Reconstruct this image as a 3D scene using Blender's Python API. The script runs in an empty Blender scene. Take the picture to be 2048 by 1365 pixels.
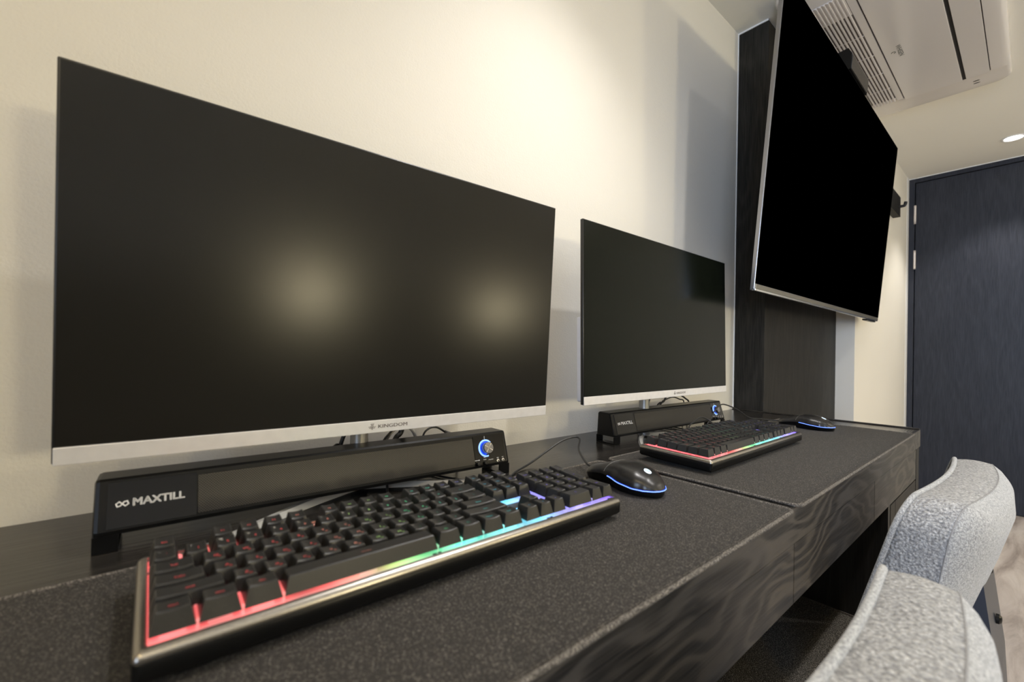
import bpy, bmesh, math, random
from mathutils import Vector, Matrix
random.seed(7)
S = bpy.context.scene
COL = S.collection
PI = math.pi
DZ = 0.71            # height of the desk top above the floor; positions below are written relative to the desk top

# ------------------------------------------------------------------ camera
cam_d = bpy.data.cameras.new('camera'); cam = bpy.data.objects.new('camera', cam_d); COL.objects.link(cam)
cam_d.sensor_width = 36; cam_d.sensor_fit = 'HORIZONTAL'
cam_d.lens = 874.1769 / 2048 * 36
cam_d.shift_y = 15.3737 / 2048
cam_d.clip_start = 0.02
R_ = Vector((0.76473487, -0.64407942, 0.01850086)); U_ = Vector((-0.01794677, 0.00741034, 0.99981148)); F_ = Vector((0.64409509, 0.76492274, 0.0058922))
M = Matrix((R_, U_, -F_)).transposed().to_4x4(); M.translation = Vector((0.0023, -0.7142, 0.1997 + DZ))
cam.matrix_world = M
cam_d.dof.use_dof = True; cam_d.dof.focus_distance = 0.95; cam_d.dof.aperture_fstop = 5.0
S.camera = cam
S.view_settings.view_transform = 'Standard'; S.view_settings.look = 'None'
S.view_settings.exposure = 0.12; S.view_settings.gamma = 1.0; S.view_settings.use_curve_mapping = False

# ------------------------------------------------------------------ world and lights
W = bpy.data.worlds.new('world'); S.world = W; W.use_nodes = True
W.node_tree.nodes['Background'].inputs[0].default_value = (0.55, 0.62, 0.8, 1); W.node_tree.nodes['Background'].inputs[1].default_value = 0.3

def add_light(kind, name, loc, energy, color, size=0.1, rot=(0, 0, 0), spot=150, blend=0.6, size_y=None):
    d = bpy.data.lights.new(name, kind); d.energy = energy; d.color = color
    if kind == 'AREA':
        d.size = size
        if size_y: d.shape = 'RECTANGLE'; d.size_y = size_y
    else: d.shadow_soft_size = size
    if kind == 'SPOT': d.spot_size = math.radians(spot); d.spot_blend = blend
    o = bpy.data.objects.new(name, d); COL.objects.link(o); o.location = loc; o.rotation_euler = rot
    return o
AMBER = (1.0, 0.76, 0.36); WARM = (1.0, 0.86, 0.64); NEUT = (1.0, 0.95, 0.88); PALE = (1.0, 0.97, 0.94); COOL = (0.56, 0.72, 1.0)
CZ = 1.403           # ceiling, above the desk top
# (x, y, power, colour, cone, blend)
DOWNLIGHTS = [(0.66, -0.40, 30, PALE, 105, 0.9), (3.57, -0.645, 34, NEUT, 95, 0.5), (-0.75, -1.05, 18, AMBER, 165, 0.9),
              (-0.6, -2.0, 28, AMBER, 165, 0.9), (0.95, -0.98, 32, PALE, 165, 0.9), (2.4, -1.9, 30, NEUT, 165, 0.9)]
for (x, y, e, c, cone, bl) in DOWNLIGHTS:
    add_light('SPOT', 'downlight_beam', (x, y, CZ + DZ - 0.012), e, c, 0.03, (0, 0, 0), cone, bl)
# daylight through the window of the side wall behind the camera
add_light('AREA', 'window_daylight', (-1.83, -2.1, 0.55 + DZ), 31, COOL, 1.1, (0, math.radians(-90), math.radians(0)), size_y=1.2).data.spread = math.radians(95)

# ------------------------------------------------------------------ materials
def new_mat(name):
    m = bpy.data.materials.new(name); m.use_nodes = True
    nt = m.node_tree; b = nt.nodes['Principled BSDF']
    return m, nt, b
def L(nt, a, b): nt.links.new(a, b)
def N(nt, t, **kw):
    n = nt.nodes.new(t)
    for k, v in kw.items():
        if k in n.inputs.keys(): n.inputs[k].default_value = v
        else: setattr(n, k, v)
    return n
def ramp(nt, stops):
    r = nt.nodes.new('ShaderNodeValToRGB'); e = r.color_ramp.elements
    while len(e) < len(stops): e.new(0.5)
    for i, (p, c) in enumerate(stops):
        e[i].position = p; e[i].color = c if len(c) == 4 else (*c, 1)
    return r
def coords(nt, scale=(1, 1, 1), rot=(0, 0, 0)):
    t = nt.nodes.new('ShaderNodeTexCoord'); mp = nt.nodes.new('ShaderNodeMapping')
    mp.inputs['Scale'].default_value = scale; mp.inputs['Rotation'].default_value = rot
    L(nt, t.outputs['Object'], mp.inputs['Vector']); return mp.outputs['Vector']
def bump(nt, b, h, strength, dist=0.001):
    n = nt.nodes.new('ShaderNodeBump'); n.inputs['Strength'].default_value = strength; n.inputs['Distance'].default_value = dist
    L(nt, h, n.inputs['Height']); L(nt, n.outputs['Normal'], b.inputs['Normal'])
def plain(name, col, rough=0.5, metal=0.0, spec=0.5, nscale=None, nvar=0.15, bmp=0.0, bdist=0.0005, coat=0.0):
    m, nt, b = new_mat(name)
    b.inputs['Base Color'].default_value = (*col, 1); b.inputs['Roughness'].default_value = rough
    b.inputs['Metallic'].default_value = metal; b.inputs['Specular IOR Level'].default_value = spec
    if coat: b.inputs['Coat Weight'].default_value = coat; b.inputs['Coat Roughness'].default_value = 0.05
    if nscale:
        v = coords(nt); n = N(nt, 'ShaderNodeTexNoise', Scale=nscale, Detail=4.0); L(nt, v, n.inputs['Vector'])
        r = ramp(nt, [(0.3, tuple(c * (1 - nvar) for c in col)), (0.7, tuple(min(1, c * (1 + nvar)) for c in col))])
        L(nt, n.outputs['Fac'], r.inputs['Fac']); L(nt, r.outputs['Color'], b.inputs['Base Color'])
        if bmp: bump(nt, b, n.outputs['Fac'], bmp, bdist)
    return m
def emit(name, col, strength=1.0):
    m, nt, b = new_mat(name)
    b.inputs['Base Color'].default_value = (*[min(1, c * 0.5) for c in col], 1)
    b.inputs['Emission Color'].default_value = (*col, 1); b.inputs['Emission Strength'].default_value = strength
    b.inputs['Roughness'].default_value = 0.4
    return m
def plaster(name, col):
    m, nt, b = new_mat(name); v = coords(nt)
    n1 = N(nt, 'ShaderNodeTexNoise', Scale=1.3, Detail=3.0); L(nt, v, n1.inputs['Vector'])
    r = ramp(nt, [(0.3, tuple(c * 0.975 for c in col)), (0.7, col)]); L(nt, n1.outputs['Fac'], r.inputs['Fac']); L(nt, r.outputs['Color'], b.inputs['Base Color'])
    n2 = N(nt, 'ShaderNodeTexNoise', Scale=260.0, Detail=3.0); L(nt, v, n2.inputs['Vector'])
    n3 = N(nt, 'ShaderNodeTexNoise', Scale=45.0, Detail=2.0); L(nt, v, n3.inputs['Vector'])
    a = N(nt, 'ShaderNodeMath', operation='ADD'); L(nt, n2.outputs['Fac'], a.inputs[0]); L(nt, n3.outputs['Fac'], a.inputs[1])
    bump(nt, b, a.outputs[0], 0.35, 0.0012)
    b.inputs['Roughness'].default_value = 0.75; b.inputs['Specular IOR Level'].default_value = 0.3
    return m
def wood(name, dark, light, axis='x', rough=0.38, contrast=1.0, ring=9.0, gloss=0.4, seed=0.0, cathedral=1.0):
    """black stained ash: contour rings stretched along the grain axis plus fine pores"""
    m, nt, b = new_mat(name)
    sc = {'x': (2.6, 9.0, 9.0), 'z': (9.0, 9.0, 1.6), 'y': (9.0, 2.6, 9.0)}[axis]
    fs = {'x': (14, 420, 420), 'z': (420, 420, 14), 'y': (420, 14, 420)}[axis]
    v = coords(nt, sc); v2 = coords(nt, fs)
    n = N(nt, 'ShaderNodeTexNoise', noise_dimensions='4D', Scale=1.15, Detail=2.0, Roughness=0.45, W=seed); L(nt, v, n.inputs['Vector'])
    mu = N(nt, 'ShaderNodeMath', operation='MULTIPLY'); mu.inputs[1].default_value = ring * 6.28; L(nt, n.outputs['Fac'], mu.inputs[0])
    sn = N(nt, 'ShaderNodeMath', operation='SINE'); L(nt, mu.outputs[0], sn.inputs[0])
    ab = N(nt, 'ShaderNodeMath', operation='MULTIPLY_ADD'); ab.inputs[1].default_value = 0.5; ab.inputs[2].default_value = 0.5; L(nt, sn.outputs[0], ab.inputs[0])
    pw = N(nt, 'ShaderNodeMath', operation='POWER'); pw.inputs[1].default_value = 2.6; L(nt, ab.outputs[0], pw.inputs[0])
    f = N(nt, 'ShaderNodeTexNoise', Scale=1.0, Detail=2.0); L(nt, v2, f.inputs['Vector'])
    fr = ramp(nt, [(0.38, (0, 0, 0)), (0.62, (1, 1, 1))]); L(nt, f.outputs['Fac'], fr.inputs['Fac'])
    mix = N(nt, 'ShaderNodeMath', operation='MULTIPLY'); L(nt, pw.outputs[0], mix.inputs[0]); mix.inputs[1].default_value = cathedral
    ad = N(nt, 'ShaderNodeMath', operation='MULTIPLY_ADD'); L(nt, fr.outputs['Color'], ad.inputs[0]); ad.inputs[1].default_value = 0.45; L(nt, mix.outputs[0], ad.inputs[2])
    r = ramp(nt, [(0.0, dark), (min(1, 1.3 / contrast), light)]); L(nt, ad.outputs[0], r.inputs['Fac']); L(nt, r.outputs['Color'], b.inputs['Base Color'])
    b.inputs['Roughness'].default_value = rough; b.inputs['Specular IOR Level'].default_value = gloss
    bump(nt, b, ad.outputs[0], 0.25, 0.0006)
    return m
M_WALL = plaster('cream_plaster', (0.80, 0.765, 0.69)); M_CEIL = plaster('ceiling_plaster', (0.84, 0.82, 0.76))
M_WOOD = wood('black_ash_front', (0.010, 0.009, 0.0085), (0.070, 0.062, 0.054), 'x', 0.40, 1.0, 15.0, seed=3.1)
M_TOP = wood('black_ash_top', (0.014, 0.013, 0.012), (0.045, 0.040, 0.036), 'x', 0.20, 1.0, 6.0, gloss=0.5, seed=1.0, cathedral=0.4)
M_WOODV = wood('black_ash_panel', (0.010, 0.0095, 0.009), (0.040, 0.037, 0.032), 'z', 0.5, 1.0, 7.0, gloss=0.18, seed=6.0, cathedral=0.22)
M_SIDE = wood('black_ash_side', (0.006, 0.006, 0.007), (0.022, 0.021, 0.022), 'z', 0.5, 1.0, 10.0, seed=9.0, cathedral=0.6)
M_DOOR = wood('charcoal_door_veneer', (0.019, 0.021, 0.029), (0.041, 0.045, 0.060), 'z', 0.42, 1.0, 7.0, gloss=0.22, seed=2.0, cathedral=0.2)
M_BLACK = plain('black_plastic', (0.005, 0.005, 0.005), 0.30, spec=0.22)
M_MATTE = plain('matte_black', (0.014, 0.014, 0.015), 0.6, nscale=300, bmp=0.1)
M_GLOSS = plain('glossy_black', (0.006, 0.0055, 0.005), 0.07, spec=0.3)
M_EDGE = plain('bezel_black', (0.012, 0.012, 0.012), 0.3)
M_CHIN = plain('brushed_silver', (0.80, 0.78, 0.77), 0.33, 0.35, nscale=90, nvar=0.03)
M_SHELL = plain('white_shell', (0.72, 0.71, 0.74), 0.45)
M_POLE = plain('grey_stand', (0.34, 0.33, 0.31), 0.38, 0.6)
M_LEGM = plain('lit_stand_leg', (0.62, 0.62, 0.60), 0.35, 0.4)  # left legs only: glare on the grey stand metal put into the colour
M_CHROME = plain('steel', (0.75, 0.74, 0.72), 0.22, 1.0)
M_KNOB = plain('spun_dark_metal', (0.16, 0.16, 0.18), 0.25, 0.9)
M_WHITE = plain('white_print', (0.85, 0.85, 0.85), 0.5)
M_PRINT = plain('brown_grey_print', (0.16, 0.13, 0.12), 0.5)
M_CABLE = plain('black_cable', (0.02, 0.02, 0.02), 0.38)
M_CABLEG = plain('grey_cable', (0.42, 0.40, 0.37), 0.45)
M_AC = plain('ac_white', (0.78, 0.745, 0.72), 0.2, coat=0.25)
M_ACG = plain('ac_grille', (0.74, 0.70, 0.675), 0.4)
M_DARKGAP = plain('dark_gap', (0.02, 0.018, 0.016), 0.8)
M_METALF = plain('gunmetal_frame', (0.40, 0.375, 0.34), 0.30, 1.0, nscale=400, nvar=0.08)
M_DECK = plain('gunmetal_deck', (0.24, 0.23, 0.21), 0.38, 0.9, nscale=500, nvar=0.1)
M_TVM = plain('tv_metal_frame', (0.30, 0.31, 0.34), 0.3, 1.0)
M_TVS = plain('switched_off_tv_screen', (0.0, 0.0, 0.0), 1.0, spec=0.0)
M_TVB = plain('tv_back', (0.02, 0.02, 0.022), 0.5)
M_STEELB = plain('painted_black_steel', (0.035, 0.042, 0.06), 0.4, 0.3)
M_SILVER = plain('silver_light', (0.85, 0.84, 0.82), 0.4)
M_HINGE = plain('hinge_steel', (0.75, 0.68, 0.63), 0.35, 0.5)
M_LAMP = emit('lamp_glow', (1.0, 0.97, 0.92), 14.0)
M_BLUE = emit('blue_led', (0.004, 0.05, 1.0), 1.6)
M_BLUEW = emit('blue_white_led', (0.26, 0.46, 1.0), 1.4)
M_LOGOW = emit('white_logo_glow', (0.75, 0.88, 1.0), 1.1)
M_LOGOB = plain('logo_blue', (0.01, 0.12, 0.35), 0.4)

def screen_mat(name, col, rough, spec):
    m, nt, b = new_mat(name)
    b.inputs['Base Color'].default_value = (*col, 1); b.inputs['Roughness'].default_value = rough; b.inputs['Specular IOR Level'].default_value = spec
    v = coords(nt); n = N(nt, 'ShaderNodeTexNoise', Scale=900.0, Detail=1.0); L(nt, v, n.inputs['Vector']); bump(nt, b, n.outputs['Fac'], 0.03, 0.0002)
    return m
M_SCR = screen_mat('matte_screen', (0.013, 0.0122, 0.0105), 0.235, 0.24)
M_SCR2 = screen_mat('matte_screen_far', (0.004, 0.0055, 0.0035), 0.22, 0.12)

def cloth_mat(name, base, speck, scale, thr, rough=0.9, bmp=0.4, worn=None):
    m, nt, b = new_mat(name); v = coords(nt)
    n = N(nt, 'ShaderNodeTexNoise', Scale=scale, Detail=3.0, Roughness=0.7); L(nt, v, n.inputs['Vector'])
    r = ramp(nt, [(thr, base), (min(1, thr + 0.16), speck)]); L(nt, n.outputs['Fac'], r.inputs['Fac'])
    L(nt, r.outputs['Color'], b.inputs['Base Color'])
    b.inputs['Roughness'].default_value = rough; b.inputs['Specular IOR Level'].default_value = 0.25
    b.inputs['Sheen Weight'].default_value = 0.04
    bump(nt, b, n.outputs['Fac'], bmp, 0.0006)
    return m
M_MAT = cloth_mat('mousepad_cloth', (0.028, 0.0255, 0.023), (0.22, 0.20, 0.175), 800, 0.54)
M_STITCH = cloth_mat('mousepad_stitching', (0.05, 0.045, 0.040), (0.25, 0.225, 0.20), 700, 0.45, bmp=1.0)
M_CARPET = cloth_mat('black_carpet', (0.05, 0.045, 0.038), (0.50, 0.46, 0.40), 600, 0.50)

def wool_mat(name, lo, hi, weave):
    m, nt, b = new_mat(name); v = coords(nt)
    n = N(nt, 'ShaderNodeTexNoise', Scale=330.0, Detail=4.0, Roughness=0.75); L(nt, v, n.inputs['Vector'])
    vs = coords(nt, (1, 1, 1), (0.6, 0.5, 0.7))
    vo = N(nt, 'ShaderNodeTexVoronoi', Scale=520.0 if not weave else 260.0); L(nt, vs, vo.inputs['Vector'])
    r = ramp(nt, [(0.30, lo), (0.68, hi)]); L(nt, n.outputs['Fac'], r.inputs['Fac'])
    r2 = ramp(nt, [(0.15, (1, 1, 1)), (0.75, (0.45, 0.45, 0.47))]); L(nt, vo.outputs['Distance'], r2.inputs['Fac'])
    mx = N(nt, 'ShaderNodeMix', data_type='RGBA', blend_type='MULTIPLY'); mx.inputs[0].default_value = 0.75
    L(nt, r.outputs['Color'], mx.inputs[6]); L(nt, r2.outputs['Color'], mx.inputs[7]); L(nt, mx.outputs[2], b.inputs['Base Color'])
    b.inputs['Roughness'].default_value = 0.95; b.inputs['Specular IOR Level'].default_value = 0.1; b.inputs['Sheen Weight'].default_value = 0.3
    inv = N(nt, 'ShaderNodeMath', operation='SUBTRACT'); inv.inputs[0].default_value = 1.0; L(nt, vo.outputs['Distance'], inv.inputs[1])
    ad = N(nt, 'ShaderNodeMath', operation='ADD'); L(nt, inv.outputs[0], ad.inputs[0]); L(nt, n.outputs['Fac'], ad.inputs[1])
    bump(nt, b, ad.outputs[0], 0.8 if weave else 0.5, 0.0030 if weave else 0.0008)
    return m
M_WOOL = wool_mat('grey_wool', (0.25, 0.254, 0.256), (0.66, 0.665, 0.66), False)
M_WOOLW = wool_mat('grey_wool_boxing', (0.15, 0.15, 0.152), (0.78, 0.78, 0.775), True)

def grille_mat():
    m, nt, b = new_mat('perforated_grille')
    t = nt.nodes.new('ShaderNodeTexCoord'); sp = nt.nodes.new('ShaderNodeSeparateXYZ'); L(nt, t.outputs['Object'], sp.inputs[0])
    def sine(out, k, ph=0):
        a = N(nt, 'ShaderNodeMath', operation='MULTIPLY_ADD'); a.inputs[1].default_value = k; a.inputs[2].default_value = ph; L(nt, out, a.inputs[0])
        s = N(nt, 'ShaderNodeMath', operation='SINE'); L(nt, a.outputs[0], s.inputs[0]); return s.outputs[0]
    kx = 2 * PI / 0.0026; kz = 2 * PI / 0.0026
    p = N(nt, 'ShaderNodeMath', operation='MULTIPLY'); L(nt, sine(sp.outputs['X'], kx), p.inputs[0]); L(nt, sine(sp.outputs['Z'], kz), p.inputs[1])
    r = ramp(nt, [(0.42, (0.050, 0.045, 0.038)), (0.62, (0.004, 0.004, 0.004))])
    a = N(nt, 'ShaderNodeMath', operation='MULTIPLY_ADD'); a.inputs[1].default_value = 0.5; a.inputs[2].default_value = 0.5; L(nt, p.outputs[0], a.inputs[0])
    L(nt, a.outputs[0], r.inputs['Fac']); L(nt, r.outputs['Color'], b.inputs['Base Color'])
    b.inputs['Roughness'].default_value = 0.4; b.inputs['Metallic'].default_value = 0.4
    bump(nt, b, a.outputs[0], -0.4, 0.0006)
    return m
M_GRILLE = grille_mat()

GLOW = [(0.0, (1.0, 0.10, 0.11)), (0.25, (1.0, 0.13, 0.12)), (0.31, (0.95, 0.42, 0.30)), (0.36, (0.60, 0.85, 0.25)), (0.43, (0.18, 0.85, 0.32)),
        (0.52, (0.10, 0.85, 0.58)), (0.64, (0.16, 0.80, 0.86)), (0.72, (0.12, 0.62, 1.0)), (0.80, (0.32, 0.30, 1.0)), (1.0, (0.26, 0.13, 1.0))]
KX = 0.44
def glow_mat(name, strength, white, rough):
    m, nt, b = new_mat(name)
    t = nt.nodes.new('ShaderNodeTexCoord'); sp = nt.nodes.new('ShaderNodeSeparateXYZ'); L(nt, t.outputs['Object'], sp.inputs[0])
    d = N(nt, 'ShaderNodeMath', operation='DIVIDE'); d.inputs[1].default_value = KX; L(nt, sp.outputs['X'], d.inputs[0])
    r = ramp(nt, GLOW); L(nt, d.outputs[0], r.inputs['Fac'])
    # brighter above each light-emitting diode, one every 19 mm
    k = N(nt, 'ShaderNodeMath', operation='MULTIPLY'); k.inputs[1].default_value = 2 * PI / 0.052; L(nt, sp.outputs['X'], k.inputs[0])
    s = N(nt, 'ShaderNodeMath', operation='SINE'); L(nt, k.outputs[0], s.inputs[0])
    ma = N(nt, 'ShaderNodeMath', operation='MULTIPLY_ADD'); ma.inputs[1].default_value = 0.35 * strength; ma.inputs[2].default_value = strength; L(nt, s.outputs[0], ma.inputs[0])
    b.inputs['Base Color'].default_value = (white, white, white, 1)
    L(nt, r.outputs['Color'], b.inputs['Emission Color']); L(nt, ma.outputs[0], b.inputs['Emission Strength'])
    b.inputs['Roughness'].default_value = rough
    return m
M_GLOW = glow_mat('rainbow_light_plate', 1.0, 0.35, 0.35)
def key_glow_mats():
    out = []
    def lerp(x):
        for i in range(len(GLOW) - 1):
            a, b = GLOW[i], GLOW[i + 1]
            if a[0] <= x <= b[0]:
                t = (x - a[0]) / (b[0] - a[0]); return tuple(p * (1 - t) + q * t for p, q in zip(a[1], b[1]))
        return GLOW[-1][1]
    for i in range(12): out.append(emit('legend_glow', lerp((i + 0.5) / 12), 0.24))
    return out
M_LEG = key_glow_mats()
M_KEY = plain('keycap_plastic', (0.020, 0.0195, 0.019), 0.36, nscale=700, nvar=0.15, bmp=0.15, bdist=0.0002)
M_KEYW = plain('legend_white', (0.55, 0.53, 0.5), 0.5)

def floor_mat():
    m, nt, b = new_mat('pale_wood_floor')
    v = coords(nt, (1.2, 7, 1)); n = N(nt, 'ShaderNodeTexNoise', Scale=2.2, Detail=6.0, Roughness=0.62, Distortion=0.5); L(nt, v, n.inputs['Vector'])
    r = ramp(nt, [(0.32, (0.27, 0.225, 0.205)), (0.5, (0.50, 0.445, 0.42)), (0.7, (0.66, 0.61, 0.58))]); L(nt, n.outputs['Fac'], r.inputs['Fac']); L(nt, r.outputs['Color'], b.inputs['Base Color'])
    v2 = coords(nt, (30, 500, 1)); n2 = N(nt, 'ShaderNodeTexNoise', Scale=1.0, Detail=2.0); L(nt, v2, n2.inputs['Vector']); bump(nt, b, n2.outputs['Fac'], 0.15, 0.0004)
    b.inputs['Roughness'].default_value = 0.45
    return m
M_FLOOR = floor_mat()

# ------------------------------------------------------------------ mesh helpers
def link(name, bm, mats, parent=None, smooth=False, angle=None):
    me = bpy.data.meshes.new(name); bm.normal_update(); bm.to_mesh(me); bm.free()
    if not isinstance(mats, (list, tuple)): mats = [mats]
    for m in mats: me.materials.append(m)
    o = bpy.data.objects.new(name, me); COL.objects.link(o)
    if parent: o.parent = parent
    if smooth:
        for p in me.polygons: p.use_smooth = True
        if angle: me.set_sharp_from_angle(angle=math.radians(angle))
    return o
def thing(name, label, cat, loc=(0, 0, 0), rotz=0.0, group=None):
    o = bpy.data.objects.new(name, None); COL.objects.link(o); o.empty_display_size = 0.05
    o.location = loc; o.rotation_euler = (0, 0, rotz); tag(o, label, cat, group); return o
def tag(o, label, cat, group=None):
    o['label'] = label; o['category'] = cat
    if group: o['group'] = group
    return o
def struct(name, bm, m, parent=None, **k):
    o = link(name, bm, m, parent, **k)
    if not parent: o['kind'] = 'structure'
    return o
def box(bm, x0, x1, y0, y1, z0, z1, mi=0, bev=0.0, segs=2, mat=None):
    vs = [bm.verts.new((x, y, z)) for x in (x0, x1) for y in (y0, y1) for z in (z0, z1)]
    idx = [(0, 1, 3, 2), (4, 6, 7, 5), (0, 4, 5, 1), (2, 3, 7, 6), (0, 2, 6, 4), (1, 5, 7, 3)]
    fs = [bm.faces.new([vs[i] for i in f]) for f in idx]
    for f in fs: f.material_index = mi
    bmesh.ops.recalc_face_normals(bm, faces=fs)
    if bev:
        es = list({e for f in fs for e in f.edges})
        r = bmesh.ops.bevel(bm, geom=es, offset=bev, segments=segs, affect='EDGES', profile=0.5)
        for f in r['faces']: f.material_index = mi
    if mat is not None:
        allv = list({v for f in bm.faces for v in f.verts}) if False else vs
        bmesh.ops.transform(bm, matrix=mat, verts=[v for v in allv if v.is_valid])
def bx(x0, x1, y0, y1, z0, z1, bev=0.0, segs=2):
    bm = bmesh.new(); box(bm, x0, x1, y0, y1, z0, z1, 0, bev, segs); return bm
def smooth_path(pts, n=8):
    P = [Vector(p) for p in pts]; out = []
    for i in range(len(P) - 1):
        p0 = P[max(i - 1, 0)]; p1 = P[i]; p2 = P[i + 1]; p3 = P[min(i + 2, len(P) - 1)]
        for k in range(n):
            t = k / n
            out.append(0.5 * ((2 * p1) + (-p0 + p2) * t + (2 * p0 - 5 * p1 + 4 * p2 - p3) * t * t + (-p0 + 3 * p1 - 3 * p2 + p3) * t ** 3))
    out.append(P[-1]); return out
def tube(bm, pts, r, seg=8, closed=False, mi=0, radii=None):
    n = len(pts); rings = []; up = Vector((0, 0, 1)); prev = None
    for i, p in enumerate(pts):
        a = pts[(i - 1) % n] if (closed or i > 0) else p; b = pts[(i + 1) % n] if (closed or i < n - 1) else p
        t = (Vector(b) - Vector(a)).normalized()
        if prev is None:
            s = t.cross(up)
            if s.length < 1e-3: s = t.cross(Vector((1, 0, 0)))
        else: s = prev - t * prev.dot(t)
        s.normalize(); prev = s; q = t.cross(s); rr = radii[i] if radii else r
        rings.append([bm.verts.new(Vector(p) + s * math.cos(2 * PI * k / seg) * rr + q * math.sin(2 * PI * k / seg) * rr) for k in range(seg)])
    m = n if closed else n - 1
    for i in range(m):
        A, B = rings[i], rings[(i + 1) % n]
        for k in range(seg):
            f = bm.faces.new((A[k], A[(k + 1) % seg], B[(k + 1) % seg], B[k])); f.material_index = mi; f.smooth = True
    if not closed:
        for rg, rev in ((rings[0], False), (rings[-1], True)):
            f = bm.faces.new(rg if not rev else rg[::-1]); f.material_index = mi
def lathe(bm, prof, seg=32, M4=None, mi=0):
    """prof: list of (radius, height), revolved about local z"""
    M4 = M4 or Matrix(); rings = []
    for r, h in prof:
        if r < 1e-6: rings.append([bm.verts.new(M4 @ Vector((0, 0, h)))])
        else: rings.append([bm.verts.new(M4 @ Vector((r * math.cos(2 * PI * k / seg), r * math.sin(2 * PI * k / seg), h))) for k in range(seg)])
    fs = []
    for A, B in zip(rings[:-1], rings[1:]):
        for k in range(seg):
            a = A[k % len(A)]; b = A[(k + 1) % len(A)]; c = B[(k + 1) % len(B)]; d = B[k % len(B)]
            vs = []
            for v in (a, b, c, d):
                if v not in vs: vs.append(v)
            if len(vs) > 2:
                f = bm.faces.new(vs); f.material_index = mi; fs.append(f)
    bmesh.ops.recalc_face_normals(bm, faces=fs)
def prism(bm, prof, x0, x1, mi=0):
    """profile in (y, z) extruded along x"""
    A = [bm.verts.new((x0, y, z)) for y, z in prof]; B = [bm.verts.new((x1, y, z)) for y, z in prof]; n = len(prof); fs = []
    for i in range(n): fs.append(bm.faces.new((A[i], A[(i + 1) % n], B[(i + 1) % n], B[i])))
    fs.append(bm.faces.new(A[::-1])); fs.append(bm.faces.new(B))
    for f in fs: f.material_index = mi
    bmesh.ops.recalc_face_normals(bm, faces=fs)
_tc = {}
def text_geo(s, size=1.0, align='CENTER', bold=0.0):
    key = (s, align, bold)
    if key not in _tc:
        c = bpy.data.curves.new('lettering', 'FONT'); c.body = s; c.size = 1.0; c.align_x = align; c.align_y = 'CENTER'; c.offset = bold; c.resolution_u = 3
        o = bpy.data.objects.new('lettering', c); COL.objects.link(o)
        dg = bpy.context.evaluated_depsgraph_get(); me = o.evaluated_get(dg).to_mesh()
        _tc[key] = ([v.co.copy() for v in me.vertices], [tuple(p.vertices) for p in me.polygons])
        o.evaluated_get(dg).to_mesh_clear(); bpy.data.objects.remove(o); bpy.data.curves.remove(c)
    vs, fs = _tc[key]
    return [v * size for v in vs], fs
def add_text(bm, s, size, M4, mi=0, align='CENTER', sx=1.0, bold=0.0, fn=None):
    vs, fs = text_geo(s, size, align, bold)
    nv = []
    for v in vs:
        p = Vector((v.x * sx, v.y, 0))
        if fn: p.z = fn(p.x, p.y)
        nv.append(bm.verts.new(M4 @ p))
    for f in fs:
        try:
            g = bm.faces.new([nv[i] for i in f]); g.material_index = mi
        except ValueError: pass
# matrix for things lying on a plane that faces -y (a front): text x -> +x, text y -> +z
def front_M(x, y, z, tilt=0.0):
    return Matrix.Translation((x, y, z)) @ Matrix.Rotation(PI / 2 + tilt, 4, 'X')

# ------------------------------------------------------------------ the room (x along the desk, y=0 the wall behind it)
XE = 3.93; YB = -3.2; XL = -1.9; COLX = 1.685; BLX = 2.571
FZ = 0.0; TZ = CZ + DZ
struct('floor', bx(XL - 0.1, XE + 0.1, YB - 0.1, 0.1, -0.1, 0.0), M_FLOOR)
struct('ceiling', bx(XL - 0.1, XE + 0.1, YB - 0.1, 0.1, TZ, TZ + 0.1), M_CEIL)
struct('wall_back', bx(XL - 0.1, COLX + 0.05, 0.0, 0.1, 0.0, TZ), M_WALL)
bm = bmesh.new()
box(bm, COLX, BLX + 0.02, -0.1027, 0.0, 0, TZ - 0.004)
box(bm, COLX - 0.001, COLX + 0.018, -0.1047, -0.0, 0, TZ - 0.006, bev=0.0006)
struct('wall_column', bm, M_WOODV)
struct('trim_1', bx(COLX - 0.004, COLX - 0.001, -0.1035, 0.0, TZ - 0.006, TZ - 0.0005), M_WHITE)
struct('trim_2', bx(COLX - 0.004, COLX - 0.001, -0.003, -0.0, DZ, TZ - 0.006), M_WHITE)
struct('wall_right', bx(BLX, XE, -0.177, 0.0, 0, TZ), M_WALL)
struct('wall_left', bx(XL - 0.1, XL, YB, 0.0, 0, TZ), M_WALL)
struct('wall_front', bx(XL, XE, YB - 0.1, YB, 0, TZ), M_WALL)
struct('added_dark_panel', bx(XL + 0.001, XE - 0.03, YB, YB + 0.03, 0, 0.43 + DZ), M_WOODV)  # unseen dark panel, added so the screens reflect something dark low down
DY0 = -0.177; DY1 = -1.13
bm = bmesh.new(); box(bm, XE, XE + 0.1, YB, DY1, 0, TZ); box(bm, XE, XE + 0.1, DY0, 0.0, 0, TZ); struct('wall_end', bm, M_WALL)
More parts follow.
